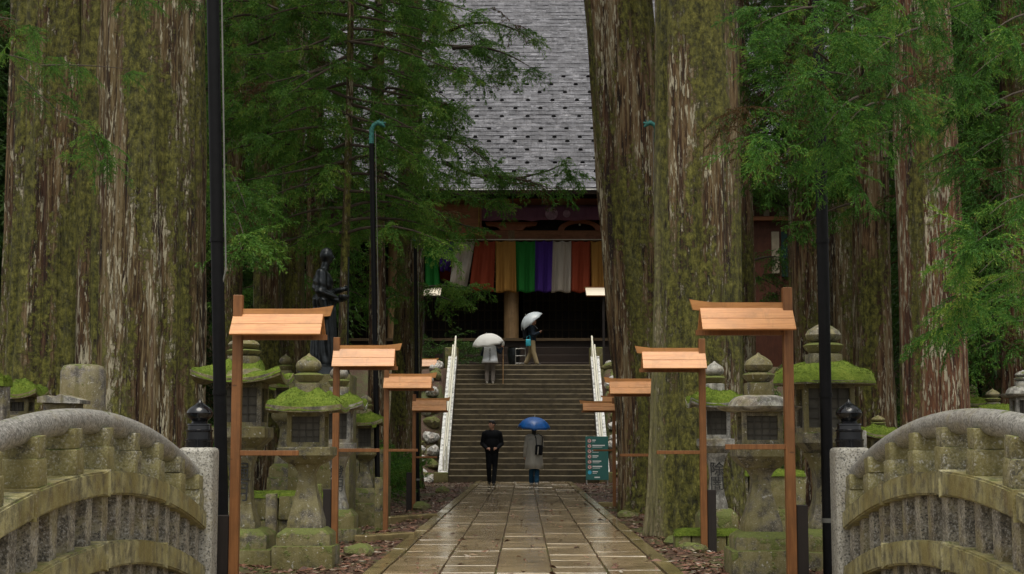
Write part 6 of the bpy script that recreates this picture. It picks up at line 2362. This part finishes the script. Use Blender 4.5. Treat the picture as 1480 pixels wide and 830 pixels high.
# ------------------------------------------------------------------ small plants, rocks and litter
def leafy_bush(px, py, D, w_, h_, label, n=60, mat='leaf_mid', seed=0, name='shrub', lod='mid', sc=0.55, group=None):
    a = P(px, py, D)
    zg = gz(a.x, D)
    root = empty(name, (a.x, D, zg), label=label, cat='shrub', group=group)
    r = np.random.default_rng(seed)
    cr = Crown()
    for i in range(n):
        th = r.uniform(0, 6.28)
        q_ = np.sqrt(r.uniform(0, 1))
        z = h_ * r.uniform(0.15, 1) * (1 - 0.5 * q_)
        cr.put(lod, np.array([np.cos(th) * q_ * w_ * .5, np.sin(th) * q_ * w_ * .5, z]), np.array([np.cos(th), np.sin(th), r.uniform(0.0, 0.9)]), r.uniform(-1, 1), sc * r.uniform(.7, 1.2), r.uniform(-.2, .2), r)
    link('foliage', cr.mesh('foliage', M[mat]), root)
    MB().tube([(0, 0, -0.1), (0.02, 0, h_ * 0.6)], [0.03, 0.01], 6).build('stem', M['twig'], root)
    return root


leafy_bush(1110, 560, 47, 3.0, 3.2, 'dark shrub before the red side hall', 160, seed=5, sc=1.0)
leafy_bush(528, 650, 36, 1.8, 1.5, 'dark shrub behind the roofed posts, close to a slim black pole', 150, seed=6, sc=0.8)
leafy_bush(640, 600, 54.5, 2.4, 1.6, 'dark shrub at the head of the rubble bank', 70, 'leaf_far', 7, sc=0.9)
leafy_bush(480, 640, 33, 2.6, 1.9, 'low green shrub behind the half hidden lantern', 150, seed=8, sc=0.8)
leafy_bush(1250, 640, 33, 3.2, 2.0, 'low dark shrub beneath the dull brown cedar trunks', 150, seed=9, sc=0.9)
leafy_bush(1420, 640, 33, 3.2, 2.2, 'low dark shrub beyond the small lanterns by the reddish cedar', 150, seed=10, sc=0.9)
leafy_bush(375, 640, 36, 3.0, 1.8, 'low dark shrub at the foot of the olive cedars', 150, seed=12, sc=0.9)

# broad-leaved plant at the edge of the right railing
a = P(1476, 600, 12.6)
pl = empty('broadleaf_plant', (a.x, 13.6, gz(a.x, 13.6)), label='glossy green broad leaves peeping over the bridge railing', cat='plant')
gl = MB()
hz_ = P(1476, 595, 13.6).z - pl.location.z
for i in range(9):
    th = i * 0.75
    d = Vector((math.cos(th), math.sin(th) * 0.7, 0.35))
    p0 = Vector((0, 0, hz_ - 0.15))
    sd = d.cross(Vector((0, 0, 1))).normalized()
    L_ = 0.20
    mb = MB()
    vs_ = []
    for j in range(6):
        t = j / 5
        c = p0 + d * L_ * t + Vector((0, 0, -0.10 * t * t))
        w_ = 0.035 * math.sin(math.pi * (0.08 + 0.92 * t)) ** 0.7
        vs_ += [c - sd * w_, c + Vector((0, 0, -0.006)), c + sd * w_]
    mb.add(vs_, [(3 * j + q_, 3 * j + q_ + 1, 3 * j + 4 + q_, 3 * j + 3 + q_) for j in range(5) for q_ in (0, 1)])
    mb.build('leaf', m_plain('glossy_leaf', (0.03, 0.13, 0.02), 0.25) if 'glossy_leaf' not in bpy.data.materials else bpy.data.materials['glossy_leaf'], pl, True, 180)
MB().tube([(0, 0, -0.1), (0, 0, hz_ - 0.15)], 0.012, 6).build('stem', M['twig'], pl)

# mossy rocks beside the way
random.seed(45)
rk = [(1000, 800, 17.2), (1075, 815, 15.0), (985, 772, 18.6), (520, 800, 16.5), (560, 765, 20.0), (610, 735, 28), (600, 728, 31), (375, 800, 15.4), (905, 742, 25.5), (1165, 800, 15.6), (470, 800, 16.3), (640, 712, 37)]
for i, (px, py, D) in enumerate(rk):
    p = P(px, py, D)
    o = link('ground_stone', random.choice(mossrock_me), ground, (p.x, D, gz(p.x, D) + 0.03), (0, 0, random.uniform(0, 6.3)))
    s_ = random.uniform(0.22, 0.42)
    o.scale = (s_, s_, s_ * 0.8)

# fallen leaves and needles as one scatter
r = np.random.default_rng(77)
N = 26000
lx = r.uniform(1.45, 6.5, N) * r.choice([-1, 1], N)
near_ = r.uniform(0, 1, N) < 0.6
lx = np.where(near_, np.sign(lx) * (1.45 + (np.abs(lx) - 1.45) * 0.35), lx)
ly = 13.3 + 33 * r.uniform(0, 1, N) ** 1.2
onp = np.arange(N) < 420
lx = np.where(onp, r.uniform(-1.3, 1.3, N), lx)
lz = np.where(onp, 0.006, gz_np(lx, ly) + 0.008)
a_ = r.uniform(0, 6.28, N)
ln_ = r.uniform(0.02, 0.06, N)
wd_ = ln_ * r.uniform(0.15, 0.5, N)
dx, dy = np.cos(a_), np.sin(a_)
tz = r.normal(0, 0.012, (N, 4))
V = np.stack([
    np.stack([lx + dx * ln_, ly + dy * ln_, lz + np.abs(tz[:, 0])], 1), np.stack([lx - dy * wd_, ly + dx * wd_, lz + np.abs(tz[:, 1])], 1),
    np.stack([lx - dx * ln_, ly - dy * ln_, lz + np.abs(tz[:, 2])], 1), np.stack([lx + dy * wd_, ly - dx * wd_, lz + np.abs(tz[:, 3])], 1)], 1).reshape(-1, 3)
F = np.arange(4 * N).reshape(-1, 4)
assert len(V) == 4 * N
gl_ = G('litter')
lc = gl_.ramp(gl_.attr('tint'), [(0.0, (0.045, 0.022, 0.014)), (0.4, (0.12, 0.05, 0.03)), (0.7, (0.19, 0.085, 0.05)), (0.9, (0.22, 0.16, 0.10)), (1.0, (0.38, 0.34, 0.28))])
M['litter'] = gl_.surf(lc, 0.55, None, 0.5)
lit = link('leaf_litter', np_mesh('leaf_litter', V, F, M['litter'], np.repeat(r.uniform(0, 1, N), 4)))
tag(lit, 'brown fallen leaves and needles strewn beside the paved way', 'leaf litter', kind='stuff')
